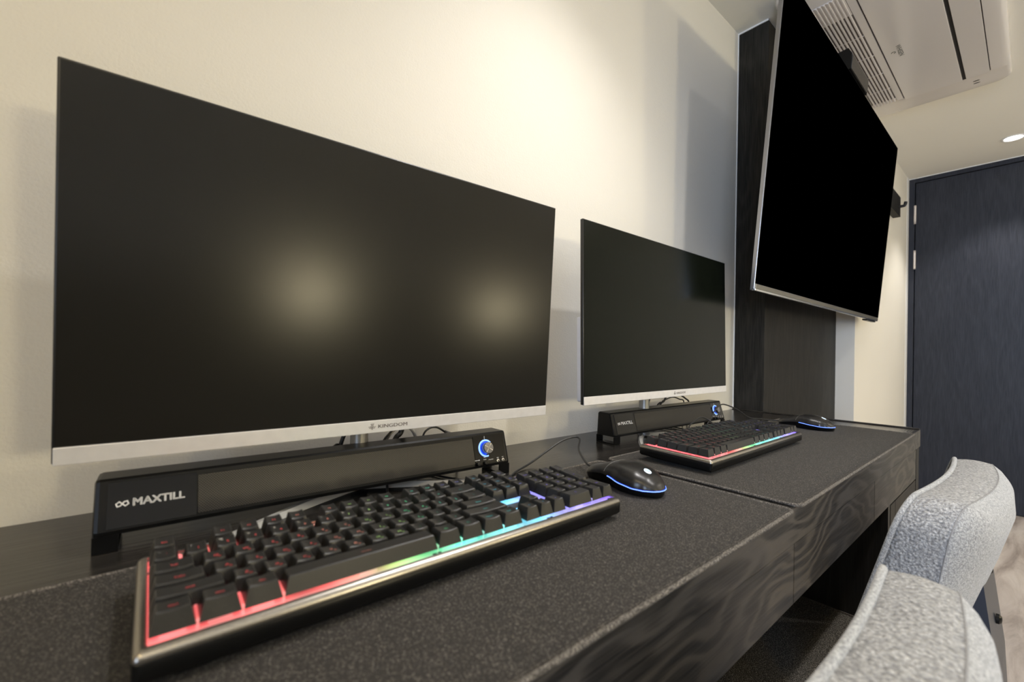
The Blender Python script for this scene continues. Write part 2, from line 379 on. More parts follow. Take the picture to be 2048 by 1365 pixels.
# door with its frame in the end wall
dr = bpy.data.objects.new('door_1', None); COL.objects.link(dr); dr['kind'] = 'structure'; dr.location = (XE, (DY0 + DY1) / 2, 0)
def rel(bm, o): bmesh.ops.translate(bm, vec=-Vector(o.location), verts=bm.verts); return bm
bm = bmesh.new(); box(bm, XE - 0.012, XE + 0.08, DY0 - 0.030, DY0 - 0.0006, 0, TZ - 0.004, bev=0.001)
box(bm, XE - 0.012, XE + 0.08, DY1 + 0.0006, DY1 + 0.030, 0, TZ - 0.004, bev=0.001); box(bm, XE - 0.012, XE + 0.08, DY1 + 0.03, DY0 - 0.030, TZ - 0.03, TZ - 0.004, bev=0.001)
link('door_frame', rel(bm, dr), M_DOOR, dr)
link('door_leaf', rel(bx(XE - 0.004, XE + 0.036, DY1 + 0.034, DY0 - 0.034, 0.006, TZ - 0.034, 0.001), dr), M_DOOR, dr)
link('door_gap', rel(bx(XE + 0.02, XE + 0.06, DY1 + 0.03, DY0 - 0.03, 0.0, TZ - 0.03), dr), M_DARKGAP, dr)
for z in (1.158, 0.858):
    bm = bmesh.new(); tube(bm, [(XE - 0.013, DY0 - 0.0325, z + DZ - 0.062 + 0.0245 * k + (0.0015 if k else 0)) for k in range(6)], 0.0065, 12)
    box(bm, XE - 0.0135, XE - 0.0035, DY0 - 0.0375, DY0 - 0.027, z + DZ - 0.06, z + DZ + 0.06)
    link('door_hinge', rel(bm, dr), M_HINGE, dr)
struct('trim_3', bx(XE - 0.075, XE - 0.013, DY0 - 0.0015, DY0 + 0.0005, 0, TZ), M_WHITE)
struct('trim_4', bx(XE - 0.016, XE + 0.0, DY1, DY0, TZ - 0.004, TZ - 0.0005), M_WHITE)
# daylight window in the side wall, behind the camera
wn = bpy.data.objects.new('window_1', None); COL.objects.link(wn); wn['kind'] = 'structure'; wn.location = (XL, -2.1, DZ)
bm = bmesh.new()
for a, b_, c, d in ((-2.75, -2.68, 0.0, 1.2), (-1.52, -1.45, 0.0, 1.2), (-2.75, -1.45, -0.07, 0.0), (-2.75, -1.45, 1.2, 1.27), (-2.12, -2.08, 0.0, 1.2)):
    box(bm, XL, XL + 0.03, a, b_, c + DZ, d + DZ)
link('window_frame', rel(bm, wn), M_WHITE, wn)
link('window_pane', rel(bx(XL + 0.002, XL + 0.008, -2.69, -1.51, DZ, 1.2 + DZ), wn), emit('daylight_pane', (0.75, 0.85, 1.0), 1.0), wn)

# ------------------------------------------------------------------ ceiling downlights
LBL = ['small round ceiling downlight above the two desk monitors', 'small round ceiling downlight near the dark door, the only one in view', 'small round ceiling downlight over the near end of the desk',
       'round ceiling downlight at the back of the room by the window', 'round ceiling downlight right above the two grey chairs', 'round ceiling downlight at the back of the room towards the door']
for (x, y, e, c, cone, bl), lb in zip(DOWNLIGHTS, LBL):
    t = thing('ceiling_downlight', lb, 'ceiling light', (x, y, TZ), 0, 'recessed ceiling downlights')
    bm = bmesh.new(); lathe(bm, [(0.036, 0.0), (0.045, -0.0005), (0.046, -0.003), (0.044, -0.005), (0.036, -0.0045), (0.034, 0.0)], 40)
    link('trim_ring', bm, M_SILVER, t, smooth=True)
    bm = bmesh.new(); lathe(bm, [(0.0, -0.0035), (0.03, -0.0033), (0.0345, -0.002), (0.0345, 0.0)], 40); link('diffuser', bm, M_LAMP, t, smooth=True)

# ------------------------------------------------------------------ wall lamps on the wall opposite (seen as blurred spots in the near screen)
for x, lb in ((0.815, 'small round wall lamp on the opposite wall, nearer the window'), (2.51, 'small round wall lamp on the opposite wall, nearer the door')):
    t = thing('wall_lamp', lb, 'wall lamp', (x, YB + 0.03, 0.325 + DZ), 0, 'wall lamps opposite the desk')
    bm = bmesh.new(); lathe(bm, [(0.0, 0.0), (0.06, 0.0), (0.06, 0.015), (0.02, 0.02), (0.02, 0.05), (0.0, 0.05)], 24, Matrix.Rotation(-PI / 2, 4, 'X')); link('wall_plate', bm, M_CHROME, t, smooth=True, angle=40)
    bm = bmesh.new(); lathe(bm, [(0.0, 0.05), (0.10, 0.05), (0.12, 0.09), (0.10, 0.14), (0.0, 0.155)], 24, Matrix.Rotation(-PI / 2, 4, 'X')); link('lamp_shade', bm, emit('warm_lamp_shade', (1.0, 0.865, 0.55), 78.0), t, smooth=True)

# ------------------------------------------------------------------ desk
dk = thing('desk', 'long built-in black ash desk with flush drawers running along the wall', 'desk', (0.2, -0.25, 0))
DX0 = -1.2; DX1 = COLX - 0.001
def dpart(name, bm, m, **k): return link(name, rel(bm, dk), m, dk, **k)
bm = bx(DX0, DX1, -0.513, -0.0005, DZ - 0.048, DZ, 0.0012); dpart('desktop', bm, M_TOP)
dpart('front_edge', bx(DX0, DX1, -0.5145, -0.5132, DZ - 0.0475, DZ - 0.001), M_WOOD)
dpart('end_rail', bx(DX1 - 0.012, DX1, -0.5133, -0.002, DZ + 0.0002, DZ + 0.0035, 0.001), M_TOP)
seams = [-1.19, -0.722, -0.259, 0.204, 0.667, 1.13, 1.618]
for a, b_ in zip(seams[:-1], seams[1:]):
    dpart('drawer', bx(a + 0.0008, b_ - 0.0008, -0.5138, -0.08, DZ - 0.1285, DZ - 0.0489, 0.0006), M_WOOD)
dpart('drawer_carcass', bx(DX0 + 0.02, 1.617, -0.49, -0.03, DZ - 0.126, DZ - 0.0482), M_SIDE)
dpart('side_panel', bx(1.272, 1.292, -0.5125, -0.03, 0.0, DZ - 0.1295), M_SIDE)
dpart('cabinet_door', bx(1.348, 1.617, -0.5135, -0.495, 0.05, DZ - 0.132, 0.001), M_WOODV)
dpart('cabinet_stile', bx(1.2925, 1.346, -0.5135, -0.493, 0.0, DZ - 0.132, 0.001), M_WOODV)
dpart('cabinet_body', bx(1.293, 1.617, -0.492, -0.03, 0.04, DZ - 0.130), M_SIDE)
dpart('end_leg', bx(1.640, DX1, -0.512, -0.02, 0.0, DZ - 0.0485, 0.001), M_WOODV)
pf = thing('footrest_platform', 'low platform covered in black carpet under the desk drawers', 'platform', (0.2, -0.25, 0))
link('carpet_top', rel(bx(-1.15, 1.2715, -0.475, -0.001, DZ - 0.43, DZ - 0.402, 0.003), pf), M_CARPET, pf)
link('edge_binding', rel(bx(1.2675, 1.2716, -0.475, -0.01, DZ - 0.402, DZ - 0.3985), pf), M_STITCH, pf)
link('platform_base', rel(bx(-1.14, 1.271, -0.465, -0.002, 0.0, DZ - 0.4302), pf), M_SIDE, pf)

# ------------------------------------------------------------------ desk mats
def rrect(x0, x1, y0, y1, r, n=6):
    out = []
    for cx, cy, a0 in ((x1 - r, y1 - r, 0), (x0 + r, y1 - r, 90), (x0 + r, y0 + r, 180), (x1 - r, y0 + r, 270)):
        for k in range(n + 1):
            a = math.radians(a0 + 90 * k / n); out.append((cx + r * math.cos(a), cy + r * math.sin(a)))
    return out
def desk_mat(label, x0, x1, y0, y1, group):
    cx, cy = (x0 + x1) / 2, (y0 + y1) / 2
    t = thing('desk_mat', label, 'desk mat', (cx, cy, DZ), 0, group)
    pr = rrect(x0 - cx, x1 - cx, y0 - cy, y1 - cy, 0.012)
    bm = bmesh.new(); A = [bm.verts.new((x, y, 0.0003)) for x, y in pr]; B = [bm.verts.new((x, y, 0.0030)) for x, y in pr]; n = len(pr)
    bm.faces.new(A[::-1]); bm.faces.new(B)
    for i in range(n): bm.faces.new((A[i], A[(i + 1) % n], B[(i + 1) % n], B[i]))
    link('cloth', bm, M_MAT, t)
    # stitched edge: a slightly fuzzy cord all round, dense points for a frayed look
    pts = []
    P = [Vector((x, y, 0)) for x, y in pr]
    for i in range(n):
        a, b_ = P[i], P[(i + 1) % n]; k = max(1, int((b_ - a).length / 0.004))
        for j in range(k): pts.append(a.lerp(b_, j / k))
    rnd = random.Random(3); pts2 = []; rad = []
    for p in pts:
        w = 1.0 + (0.25 if p.y < (y0 - cy) + 0.01 else 0.0) * rnd.random()
        pts2.append(Vector((p.x + rnd.uniform(-1, 1) * 0.00018, p.y + rnd.uniform(-1, 1) * 0.00018, 0.0024))); rad.append(0.0021 * w)
    bm = bmesh.new(); tube(bm, pts2, 0.002, 7, closed=True, radii=rad)
    link('stitched_edge', bm, M_STITCH, t, smooth=True)
    bm = bmesh.new()   # the row of stitches a few millimetres in from the edge
    inn = rrect(x0 - cx + 0.0042, x1 - cx - 0.0042, y0 - cy + 0.0042, y1 - cy - 0.0042, 0.008); m = len(inn)
    for i in range(m):
        a = Vector((*inn[i], 0)); b_ = Vector((*inn[(i + 1) % m], 0)); d = (b_ - a); ln = d.length
        if ln < 1e-5: continue
        d.normalize(); s = Vector((-d.y, d.x, 0)) * 0.0003; q = 0.0
        while q < ln:
            p = a + d * q; e = a + d * min(q + 0.0016, ln); z = Vector((0, 0, 0.0032))
            bm.faces.new([bm.verts.new(v + z) for v in (p - s, e - s, e + s, p + s)]); q += 0.0026
    link('stitch_row', bm, M_STITCH, t)
    return t
desk_mat('black cloth desk mat with stitched edge under the nearer keyboard and mouse', -0.26, 0.6425, -0.5205, -0.2085, 'cloth desk mats')
desk_mat('black cloth desk mat under the farther keyboard and mouse, fuzzy worn front edge', 0.665, 1.545, -0.5205, -0.2075, 'cloth desk mats')

# ------------------------------------------------------------------ monitors
MW, MH = 0.6095, 0.3636
EMB = [(0, 0.62), (0.12, 0.42), (0.26, 0.60), (0.20, 0.36), (0.44, 0.30), (0.62, 0.10), (0.5, -0.05), (0.62, 0.10)]
def emblem(bm, M4, s, mi=0):
    """small crowned diamond crest"""
    def poly(pts):
        bm.faces.new([bm.verts.new(M4 @ Vector((x * s, y * s, 0))) for x, y in pts]).material_index = mi
    ring_o = [(0, 0.32), (0.34, 0.0), (0, -0.42), (-0.34, 0.0)]; ring_i = [(0, 0.22), (0.24, 0.0), (0, -0.31), (-0.24, 0.0)]
    for i in range(4):
        j = (i + 1) % 4; poly([ring_o[i], ring_i[i], ring_i[j], ring_o[j]])
    poly([(0, 0.12), (-0.12, 0.0), (-0.06, -0.16), (0, -0.22), (0.06, -0.16), (0.12, 0.0)])
    for sx in (1, -1):
        poly([(sx * 0.38, 0.10), (sx * 0.56, 0.0), (sx * 0.48, -0.06), (sx * 0.40, 0.0)])
        poly([(sx * 0.36, -0.10), (sx * 0.46, -0.14), (sx * 0.28, -0.26), (sx * 0.24, -0.20)])
        poly([(sx * 0.06, 0.30), (sx * 0.20, 0.50), (sx * 0.26, 0.44), (sx * 0.16, 0.26)])
    poly([(-0.04, 0.34), (-0.05, 0.48), (0.05, 0.48), (0.04, 0.34)])
def monitor(label, ox, oy, oz, rz, tilt, scr, stand_x, logo_x, reach):
    """(ox, oy, oz) is the lower left front corner, from there the panel runs along +x"""
    t = thing('monitor', label, 'monitor', (ox, oy, DZ), math.radians(rz), 'silver chinned desk monitors')
    T = Matrix.Translation((0, 0, oz)) @ Matrix.Rotation(-math.radians(tilt), 4, 'X')
    def pt(name, bm, m, **k):
        bmesh.ops.transform(bm, matrix=T, verts=bm.verts); return link(name, bm, m, t, **k)
    CH = 0.0165
    bm = bmesh.new(); box(bm, 0, MW, 0.0, 0.0075, 0.001, MH, 0, 0.0016, 3); pt('bezel', bm, M_EDGE, smooth=True, angle=50)
    pt('screen', bx(0.0022, MW - 0.0022, -0.0004, 0.0006, CH + 0.0006, MH - 0.0022), scr)
    pt('chin', bx(0.0012, MW - 0.0012, -0.0016, 0.004, 0.0, CH, 0.0006), M_CHIN)
    bm = bmesh.new(); box(bm, 0.018, MW - 0.018, 0.0070, 0.034, 0.004, 0.175, 0, 0.004, 3); box(bm, 0.12, MW - 0.12, 0.0335, 0.046, 0.01, 0.20, 0, 0.006, 3)
    pt('rear_shell', bm, M_SHELL, smooth=True, angle=40)
    bm = bmesh.new(); emblem(bm, front_M(logo_x, -0.00185, CH * 0.5), 0.0092)
    for dx in (0, 0.0003): add_text(bm, 'KINGDOM', 0.0066, front_M(logo_x + 0.0075 + dx, -0.00185, CH * 0.5 - 0.0002), 0, 'LEFT', 1.35)
    pt('maker_badge', bm, M_PRINT)
    # stand: round pole and two splayed flat legs
    px, py = stand_x, 0.052
    bm = bmesh.new(); lathe(bm, [(0.014, 0.004), (0.0125, 0.05), (0.0115, 0.12), (0.0115, 0.23), (0.0, 0.23)], 24, Matrix.Translation((px, py, 0))); link('stand_pole', bm, M_POLE, t, smooth=True, angle=50)
    bm = bmesh.new(); box(bm, px - 0.04, px + 0.04, py - 0.014, py + 0.008, 0.16, 0.235, 0, 0.004); link('stand_bracket', bm, M_MATTE, t)
    for sx in (-1, 1):
        bm = bmesh.new(); n = 10; prev = None
        for k in range(n + 1):
            q = k / n; c = Vector((px + sx * (reach[0] * q), py + 0.004 - reach[1] * q * (0.75 + 0.25 * q), 0)); w = 0.013 - 0.004 * q; h = 0.010 - 0.005 * q
            d = Vector((sx * reach[0], -reach[1], 0)).normalized(); s = Vector((-d.y, d.x, 0))
            cur = [bm.verts.new(c + s * w * 0.5 * a + Vector((0, 0, z))) for a, z in ((-1, 0.0003), (1, 0.0003), (0.55, h), (-0.55, h))]
            if prev:
                for i in range(4): bm.faces.new((prev[i], prev[(i + 1) % 4], cur[(i + 1) % 4], cur[i]))
            else: bm.faces.new(cur[::-1])
            prev = cur
        bm.faces.new(prev); bmesh.ops.recalc_face_normals(bm, faces=bm.faces)
        link('stand_leg', bm, M_LEGM if sx < 0 else M_POLE, t)
    return t
def inv_pts(t, pts):
    Mi = (Matrix.Translation(t.location) @ Matrix.Rotation(t.rotation_euler.z, 4, 'Z')).inverted()
    return [Mi @ Vector((p[0], p[1], p[2] + DZ)) for p in pts]
def cable(t, pts, r=0.0022, m=None, name='cable', n=8):
    bm = bmesh.new(); tube(bm, smooth_path(inv_pts(t, pts), n), r, 8); return link(name, bm, m or M_CABLE, t, smooth=True)
m1 = monitor('large black monitor with silver chin at the near end of the desk', -0.0600, -0.1469, 0.0883, -1.2545, -2.6930, M_SCR, 0.297, 0.2945, (0.205, 0.120))
m2 = monitor('black monitor with silver chin beside the dark wood column, farther along the desk', 0.6497, -0.1609, 0.0975, -0.0424, 1.4076, M_SCR2, 0.285, 0.332, (0.125, 0.085))
zc = 0.0045
for pts, r, m in (
    ([(0.262, -0.07, 0.16), (0.238, -0.062, 0.09), (0.226, -0.06, 0.055), (0.222, -0.055, 0.02), (0.26, -0.04, zc)], 0.0030, M_CABLE),
    ([(0.217, -0.058, zc), (0.214, -0.06, 0.045), (0.220, -0.06, 0.058), (0.232, -0.058, 0.052), (0.252, -0.055, 0.03), (0.29, -0.05, zc)], 0.0016, M_CABLE),
    ([(0.24, -0.05, zc), (0.25, -0.055, 0.048), (0.258, -0.055, 0.054), (0.268, -0.055, 0.047), (0.275, -0.055, zc)], 0.0016, M_CABLE),
    ([(0.286, -0.058, zc), (0.291, -0.06, 0.05), (0.305, -0.06, 0.068), (0.318, -0.065, 0.085), (0.32, -0.08, 0.14)], 0.0018, M_CABLE),
    ([(0.326, -0.075, 0.14), (0.324, -0.06, 0.072), (0.314, -0.06, 0.058), (0.306, -0.058, 0.04), (0.302, -0.05, zc)], 0.0042, M_CABLE),
    ([(0.291, -0.055, zc), (0.297, -0.055, 0.05), (0.316, -0.055, 0.072), (0.338, -0.055, 0.072), (0.352, -0.055, 0.05), (0.356, -0.05, zc)], 0.0030, M_CABLEG),
    ([(0.356, -0.055, zc), (0.361, -0.06, 0.052), (0.372, -0.06, 0.066), (0.388, -0.06, 0.067), (0.404, -0.06, 0.058), (0.412, -0.06, 0.054)], 0.0017, M_CABLE)):
    cable(m1, pts, r, m)
bm = bmesh.new(); tube(bm, inv_pts(m1, [(0.404, -0.06, 0.0585), (0.412, -0.06, 0.0535), (0.420, -0.06, 0.046), (0.428, -0.06, 0.036), (0.432, -0.06, 0.003)]), 0.004, 10, radii=[0.0024, 0.0046, 0.0046, 0.003, 0.0022]); link('plug', bm, M_POLE, m1, smooth=True)
for pts, r in (
    ([(1.035, -0.07, 0.12), (1.031, -0.06, 0.071), (1.016, -0.06, 0.058), (0.99, -0.055, zc)], 0.0026),
    ([(1.13, -0.07, 0.13), (1.112, -0.06, 0.074), (1.088, -0.06, 0.06), (1.06, -0.055, zc)], 0.0028),
    ([(1.118, -0.075, 0.12), (1.108, -0.062, 0.072), (1.085, -0.06, 0.066), (1.065, -0.06, 0.052), (1.04, -0.05, zc)], 0.0018),
    ([(1.10, -0.06, 0.07), (1.15, -0.06, 0.078), (1.19, -0.06, 0.070), (1.215, -0.06, 0.06), (1.225, -0.05, zc)], 0.0018),
    ([(1.17, -0.065, 0.11), (1.19, -0.06, 0.086), (1.222, -0.06, 0.071), (1.245, -0.06, 0.055), (1.25, -0.05, zc)], 0.0024)):
    cable(m2, pts, r)

# ------------------------------------------------------------------ sound bars
SL = 0.4968
def sy(z): return 0.0012 + max(0.0, (z - 0.021)) * 0.0132 / 0.046       # how far the front leans back at height z
FT = math.atan2(0.0132, 0.046)
def sound_bar(label, ox, oy, rz):
    t = thing('sound_bar', label, 'speaker', (ox, oy, DZ), math.radians(rz), 'black desktop sound bars')
    prof = [(0.0005, 0.0165), (0.0, 0.0205), (0.0132, 0.0655), (0.0150, 0.0677), (0.0465, 0.0677), (0.049, 0.0655), (0.0515, 0.0165)]
    bm = bmesh.new()
    A = []
    xs = [(0.0, 0.0035, 0.0), (0.0012, 0.001, 0), (0.004, 0, 0), (SL - 0.004, 0, 0), (SL - 0.0012, 0.001, 0), (SL, 0.0035, 0)]
    rings = []
    cy, cz = 0.027, 0.042
    for x, ins, _ in xs:
        rings.append([bm.verts.new((x, y + (ins if y < cy else -ins), z + (-ins if z > cz else ins * 0.2))) for y, z in prof])
    n = len(prof)
    for R0, R1 in zip(rings[:-1], rings[1:]):
        for i in range(n): bm.faces.new((R0[i], R0[(i + 1) % n], R1[(i + 1) % n], R1[i]))
    bm.faces.new(rings[0][::-1]); bm.faces.new(rings[-1]); bmesh.ops.recalc_face_normals(bm, faces=bm.faces)
    link('cabinet', bm, M_BLACK, t)
    # hollow end feet: a front wall, a rear wall and a sole
    for a, b_ in ((0.0, 0.019), (SL - 0.019, SL)):
        bm = bmesh.new()
        box(bm, a, b_, 0.0002, 0.0035, 0.0004, 0.0166); box(bm, a, b_, 0.0485, 0.0515, 0.0004, 0.0166); box(bm, a, b_, 0.0036, 0.0484, 0.0004, 0.0032)
        link('foot', bm, M_BLACK, t)
    def panel(name, x0, x1, m, z0=0.0225, z1=0.0635, off=0.0006):
        bm = bmesh.new(); ya, yb = sy(z0) - 0.0012, sy(z1) - 0.0012
        vs = [bm.verts.new(c) for c in ((x0, ya - off, z0), (x1, ya - off, z0), (x1, yb - off, z1), (x0, yb - off, z1), (x0, ya + 0.001, z0), (x1, ya + 0.001, z0), (x1, yb + 0.001, z1), (x0, yb + 0.001, z1))]
        for f in ((0, 1, 2, 3), (0, 4, 5, 1), (1, 5, 6, 2), (2, 6, 7, 3), (3, 7, 4, 0)): bm.faces.new([vs[i] for i in f])
        bmesh.ops.recalc_face_normals(bm, faces=bm.faces)
        return link(name, bm, m, t)
    lp = panel('badge_panel', 0.010, 0.0800, M_GLOSS, off=0.0005)
    panel('grille', 0.0812, 0.4300, M_GRILLE, 0.0238, 0.0612, 0.0009)
    panel('control_panel', 0.4312, SL - 0.007, M_GLOSS, 0.0222, 0.0635, off=0.0005)
    def fm(x, z, off=0.0012): return front_M(x, sy(z) - 0.0012 - off, z, -FT)
    bm = bmesh.new()
    for dx, dz in ((0, 0), (0.0004, 0), (0.0002, 0.0003), (0.0007, 0.0002), (0.0002, -0.0003), (0.0006, -0.0003)): add_text(bm, 'MAXTILL', 0.0098, fm(0.0280 + dx, 0.0437 + dz), 0, 'LEFT', 1.06, 0.0)
    def stroke(pts, w):
        for a, b_ in zip(pts[:-1], pts[1:]):
            a = Vector(a); b_ = Vector(b_); d = (b_ - a).normalized(); s = Vector((-d.y, d.x)) * w / 2; a = a - d * w / 2; b_ = b_ + d * w / 2
            bm.faces.new([bm.verts.new(fm(0.0210, 0.0437) @ Vector((p.x, p.y, 0))) for p in (a - s, b_ - s, b_ + s, a + s)])
    g = 0.0026
    g = 0.0023
    stroke([(0, 0), (-g, g), (-2 * g, g * 0.2), (-1.6 * g, -g), (-g * 0.6, -g * 0.7), (0.6 * g, 0.8 * g), (1.6 * g, g), (2 * g, -g * 0.2), (g, -g), (0, 0)], 0.0010)
    link('maker_badge', bm, M_WHITE, t)
    # controls: volume knob with its ring of light, two push buttons, two sockets, tiny captions
    kx, kz = 0.4530, 0.0445
    Mk = fm(kx, kz, 0.0)
    bm = bmesh.new(); ring = [Mk @ Vector((0.0125 * math.cos(a), 0.0125 * math.sin(a), 0.0012)) for a in [math.radians(40 + 245 * k / 40) for k in range(41)]]
    tube(bm, ring, 0.0012, 8); link('light_ring', bm, M_BLUEW, t, smooth=True)
    bm = bmesh.new(); ring = [Mk @ Vector((0.0100 * math.cos(a), 0.0100 * math.sin(a), 0.0010)) for a in [math.radians(60 + 205 * k / 40) for k in range(41)]]
    tube(bm, ring, 0.0014, 8); link('light_ring', bm, M_BLUE, t, smooth=True)
    bm = bmesh.new(); lathe(bm, [(0.0, 0.0), (0.0092, 0.0), (0.0090, 0.0095), (0.0084, 0.0103), (0.0, 0.0100)], 40, Mk)
    kn = link('volume_knob', bm, M_KNOB, t, smooth=True, angle=35)
    bm = bmesh.new()
    for a0 in (0.9, 2.55):
        for s in (0, PI):
            a = a0 + s; bm.faces.new([bm.verts.new(Mk @ Vector((r * math.cos(a + w), r * math.sin(a + w), 0.0104))) for r, w in ((0.0006, -0.3), (0.008, -0.05), (0.008, 0.05), (0.0006, 0.3))])
    link('knob_shine', bm, M_CHROME, kn)
    for x in (0.4345, 0.4485):
        bm = bmesh.new(); lathe(bm, [(0.0, 0.0), (0.0026, 0.0), (0.0028, 0.0042), (0.0022, 0.0048), (0.0, 0.0046)], 20, fm(x, 0.0225, 0.0)); link('push_button', bm, M_BLACK, t, smooth=True, angle=40)
    for x in (0.4735, 0.4835):
        bm = bmesh.new(); lathe(bm, [(0.0012, 0.0), (0.0024, 0.0), (0.0024, 0.0012), (0.0013, 0.0014), (0.0012, 0.0)], 20, fm(x, 0.0235, 0.0)); link('audio_socket', bm, M_CHROME, t, smooth=True, angle=40)
    bm = bmesh.new()
    add_text(bm, 'POWER', 0.0020, fm(0.4345, 0.0285), 0, 'CENTER', 1.3, 0.01); add_text(bm, 'USB', 0.0020, fm(0.4485, 0.0316), 0, 'CENTER', 1.3, 0.01); add_text(bm, 'AUX', 0.0020, fm(0.4485, 0.0284), 0, 'CENTER', 1.3, 0.01)
    add_text(bm, '- VOLUME +', 0.0017, fm(0.4600, 0.0270), 0, 'CENTER', 1.2); add_text(bm, 'MIC', 0.0017, fm(0.4835, 0.0282), 0, 'CENTER', 1.2); add_text(bm, 'EAR', 0.0017, fm(0.4735, 0.0280), 0, 'CENTER', 1.2)
    tube(bm, [Mk @ Vector((0, 0.0145, 0.0004)), Mk @ Vector((0.0004, 0.0190, 0.0004))], 0.0004, 6)
    link('captions', bm, M_WHITE, t)
    return t
sb1 = sound_bar('long black sound bar below the nearer monitor, its badge large and readable', -0.0322, -0.1490, -1.7217)
sb2 = sound_bar('black sound bar below the farther monitor, left end turned towards the viewer', 0.7855, -0.1351, -1.5964)

# ------------------------------------------------------------------ keyboards
KW_ = 0.1362; PITCH = 0.01905; KL = 0.44
KX0 = 0.0068; KY1 = KW_ - 0.0092
ROWY = [0, 1.2, 2.2, 3.2, 4.2, 5.2]
def layout():
    K = []
    def row(r, x, items):
        for it in items:
            s, w = it if isinstance(it, tuple) else (it, 1)
            if s is not None: K.append((x, ROWY[r], w, 1, s, r))
            x += w
    row(0, 0, ['Esc', (None, 1), 'F1', 'F2', 'F3', 'F4', (None, 0.5), 'F5', 'F6', 'F7', 'F8', (None, 0.5), 'F9', 'F10', 'F11', 'F12', (None, 0.25), 'Prt', 'Scr', 'Pau'])
    row(1, 0, list('`1234567890-=') + [('<--', 2), (None, 0.25), 'Ins', 'Hm', 'PU', (None, 0.25), 'Num', '/', '*', '-'])
    row(2, 0, [('Tab', 1.5)] + list('QWERTYUIOP[]') + [('\\', 1.5), (None, 0.25), 'Del', 'End', 'PD', (None, 0.25), '7', '8', '9'])
    row(3, 0, [('Caps', 1.75)] + list("ASDFGHJKL;'") + [('Enter', 2.25), (None, 3.5), '4', '5', '6'])
    row(4, 0, [('Shift', 2.25)] + list('ZXCVBNM,./') + [('Shift', 2.75), (None, 1.25), '^', (None, 1.25), '1', '2', '3'])
    row(5, 0, [('Ctrl', 1.25), ('Win', 1.25), ('Alt', 1.25), ('  == ==  ', 6.25), ('Alt', 1.25), ('Fn', 1.25), ('Menu', 1.25), ('Ctrl', 1.25), (None, 0.25), '<', 'v', '>', (None, 0.25), ('0', 2), '.'])
    K.append((21.5, ROWY[2], 1, 2, '+', 2)); K.append((21.5, ROWY[4], 1, 2, 'Ent', 4))
    return K
LAY = layout()
HT = [0.0134, 0.0130, 0.0120, 0.0115, 0.0115, 0.0122]; TL = [0.10, 0.10, 0.05, 0.0, -0.04, -0.05]
def key_mesh(cx, cy, w, d, row, txt):
    """a sculpted keycap with a dished top and its legend; coordinates of the keyboard"""
    bm = bmesh.new(); W_, D_ = w * PITCH - 0.0010, d * PITCH - 0.0010
    h = HT[row]; z0 = 0.0288; ti = TL[row]; ix = 0.0029; iyf, iyb = 0.0026, 0.0012
    def dish(x): 
        a = x / (W_ / 2 - ix); return 0.0009 * a * a if w < 3 else 0.0
    def top(x, y): return z0 + h - 0.0006 + dish(x) + ti * y
    n = 6
    bx0, bx1, by0, by1 = -W_ / 2, W_ / 2, -D_ / 2, D_ / 2; tx0, tx1, ty0, ty1 = bx0 + ix, bx1 - ix, by0 + iyf, by1 - iyb
    def ring(fx, off_in, zf):
        pts = []
        for k in range(n + 1): pts.append((fx(k / n), 0))
        return pts
    base = []; mid = []; topr = []
    e = 0.0007
    def loop(x0, x1, y0, y1, zfun):
        L_ = []
        for k in range(n): L_.append((x0 + (x1 - x0) * k / n, y0))
        L_.append((x1, y0)); L_.append((x1, y1))
        for k in range(1, n): L_.append((x1 + (x0 - x1) * k / n, y1))
        L_.append((x0, y1))
        return [bm.verts.new((cx + x, cy + y, zfun(x, y))) for x, y in L_]
    A = loop(bx0, bx1, by0, by1, lambda x, y: z0)
    B = loop(tx0, tx1, ty0, ty1, lambda x, y: top(x, y) - e)
    C = loop(tx0 + e, tx1 - e, ty0 + e, ty1 - e, lambda x, y: top(x, y))
    m = len(A)
    for P, Q in ((A, B), (B, C)):
        for i in range(m): bm.faces.new((P[i], P[(i + 1) % m], Q[(i + 1) % m], Q[i]))
    # strips across the dished top
    fr = C[:n + 1]; bk = [C[m - 1]] + C[n + 2:m - 1][::-1] + [C[n + 1]]
    for i in range(n): bm.faces.new((fr[i], fr[i + 1], bk[i + 1], bk[i]))
    bm.faces.new(A[::-1])
    # legend
    small = len(txt) > 1
    sz = 0.0030 if small else 0.0040
    mi = 1
    T = Matrix.Translation((cx, cy, 0))
    ox = 0.0 if (w > 1.2 or small) else 0.001
    add_text(bm, txt, sz, T @ Matrix.Translation((ox, -0.0005, 0)), mi, 'CENTER', 1.0, 0.0, fn=lambda x, y: top(x + ox, y - 0.0005) + 0.00012)
    if txt in "`1234567890-=,./;'[]" and w == 1 and cx < KX0 + 15 * PITCH:
        add_text(bm, '~!@#$%^&*()_+<>?:"{}'["`1234567890-=,./;'[]".index(txt)], 0.0032, T @ Matrix.Translation((-0.0032, 0.0040, 0)), 2, 'CENTER', 1.0, 0.0, fn=lambda x, y: top(x - 0.0032, y + 0.004) + 0.00012)
    elif len(txt) == 1 and txt.isalpha() and row in (2, 3, 4):
        add_text(bm, 'ㅂ'if False else 'ox'[ord(txt) % 2], 0.0034, T @ Matrix.Translation((0.0030, -0.0034, 0)), 1, 'CENTER', 1.0, 0.0, fn=lambda x, y: top(x + 0.003, y - 0.0034) + 0.00012)
    bmesh.ops.recalc_face_normals(bm, faces=bm.faces[:1])
    return bm
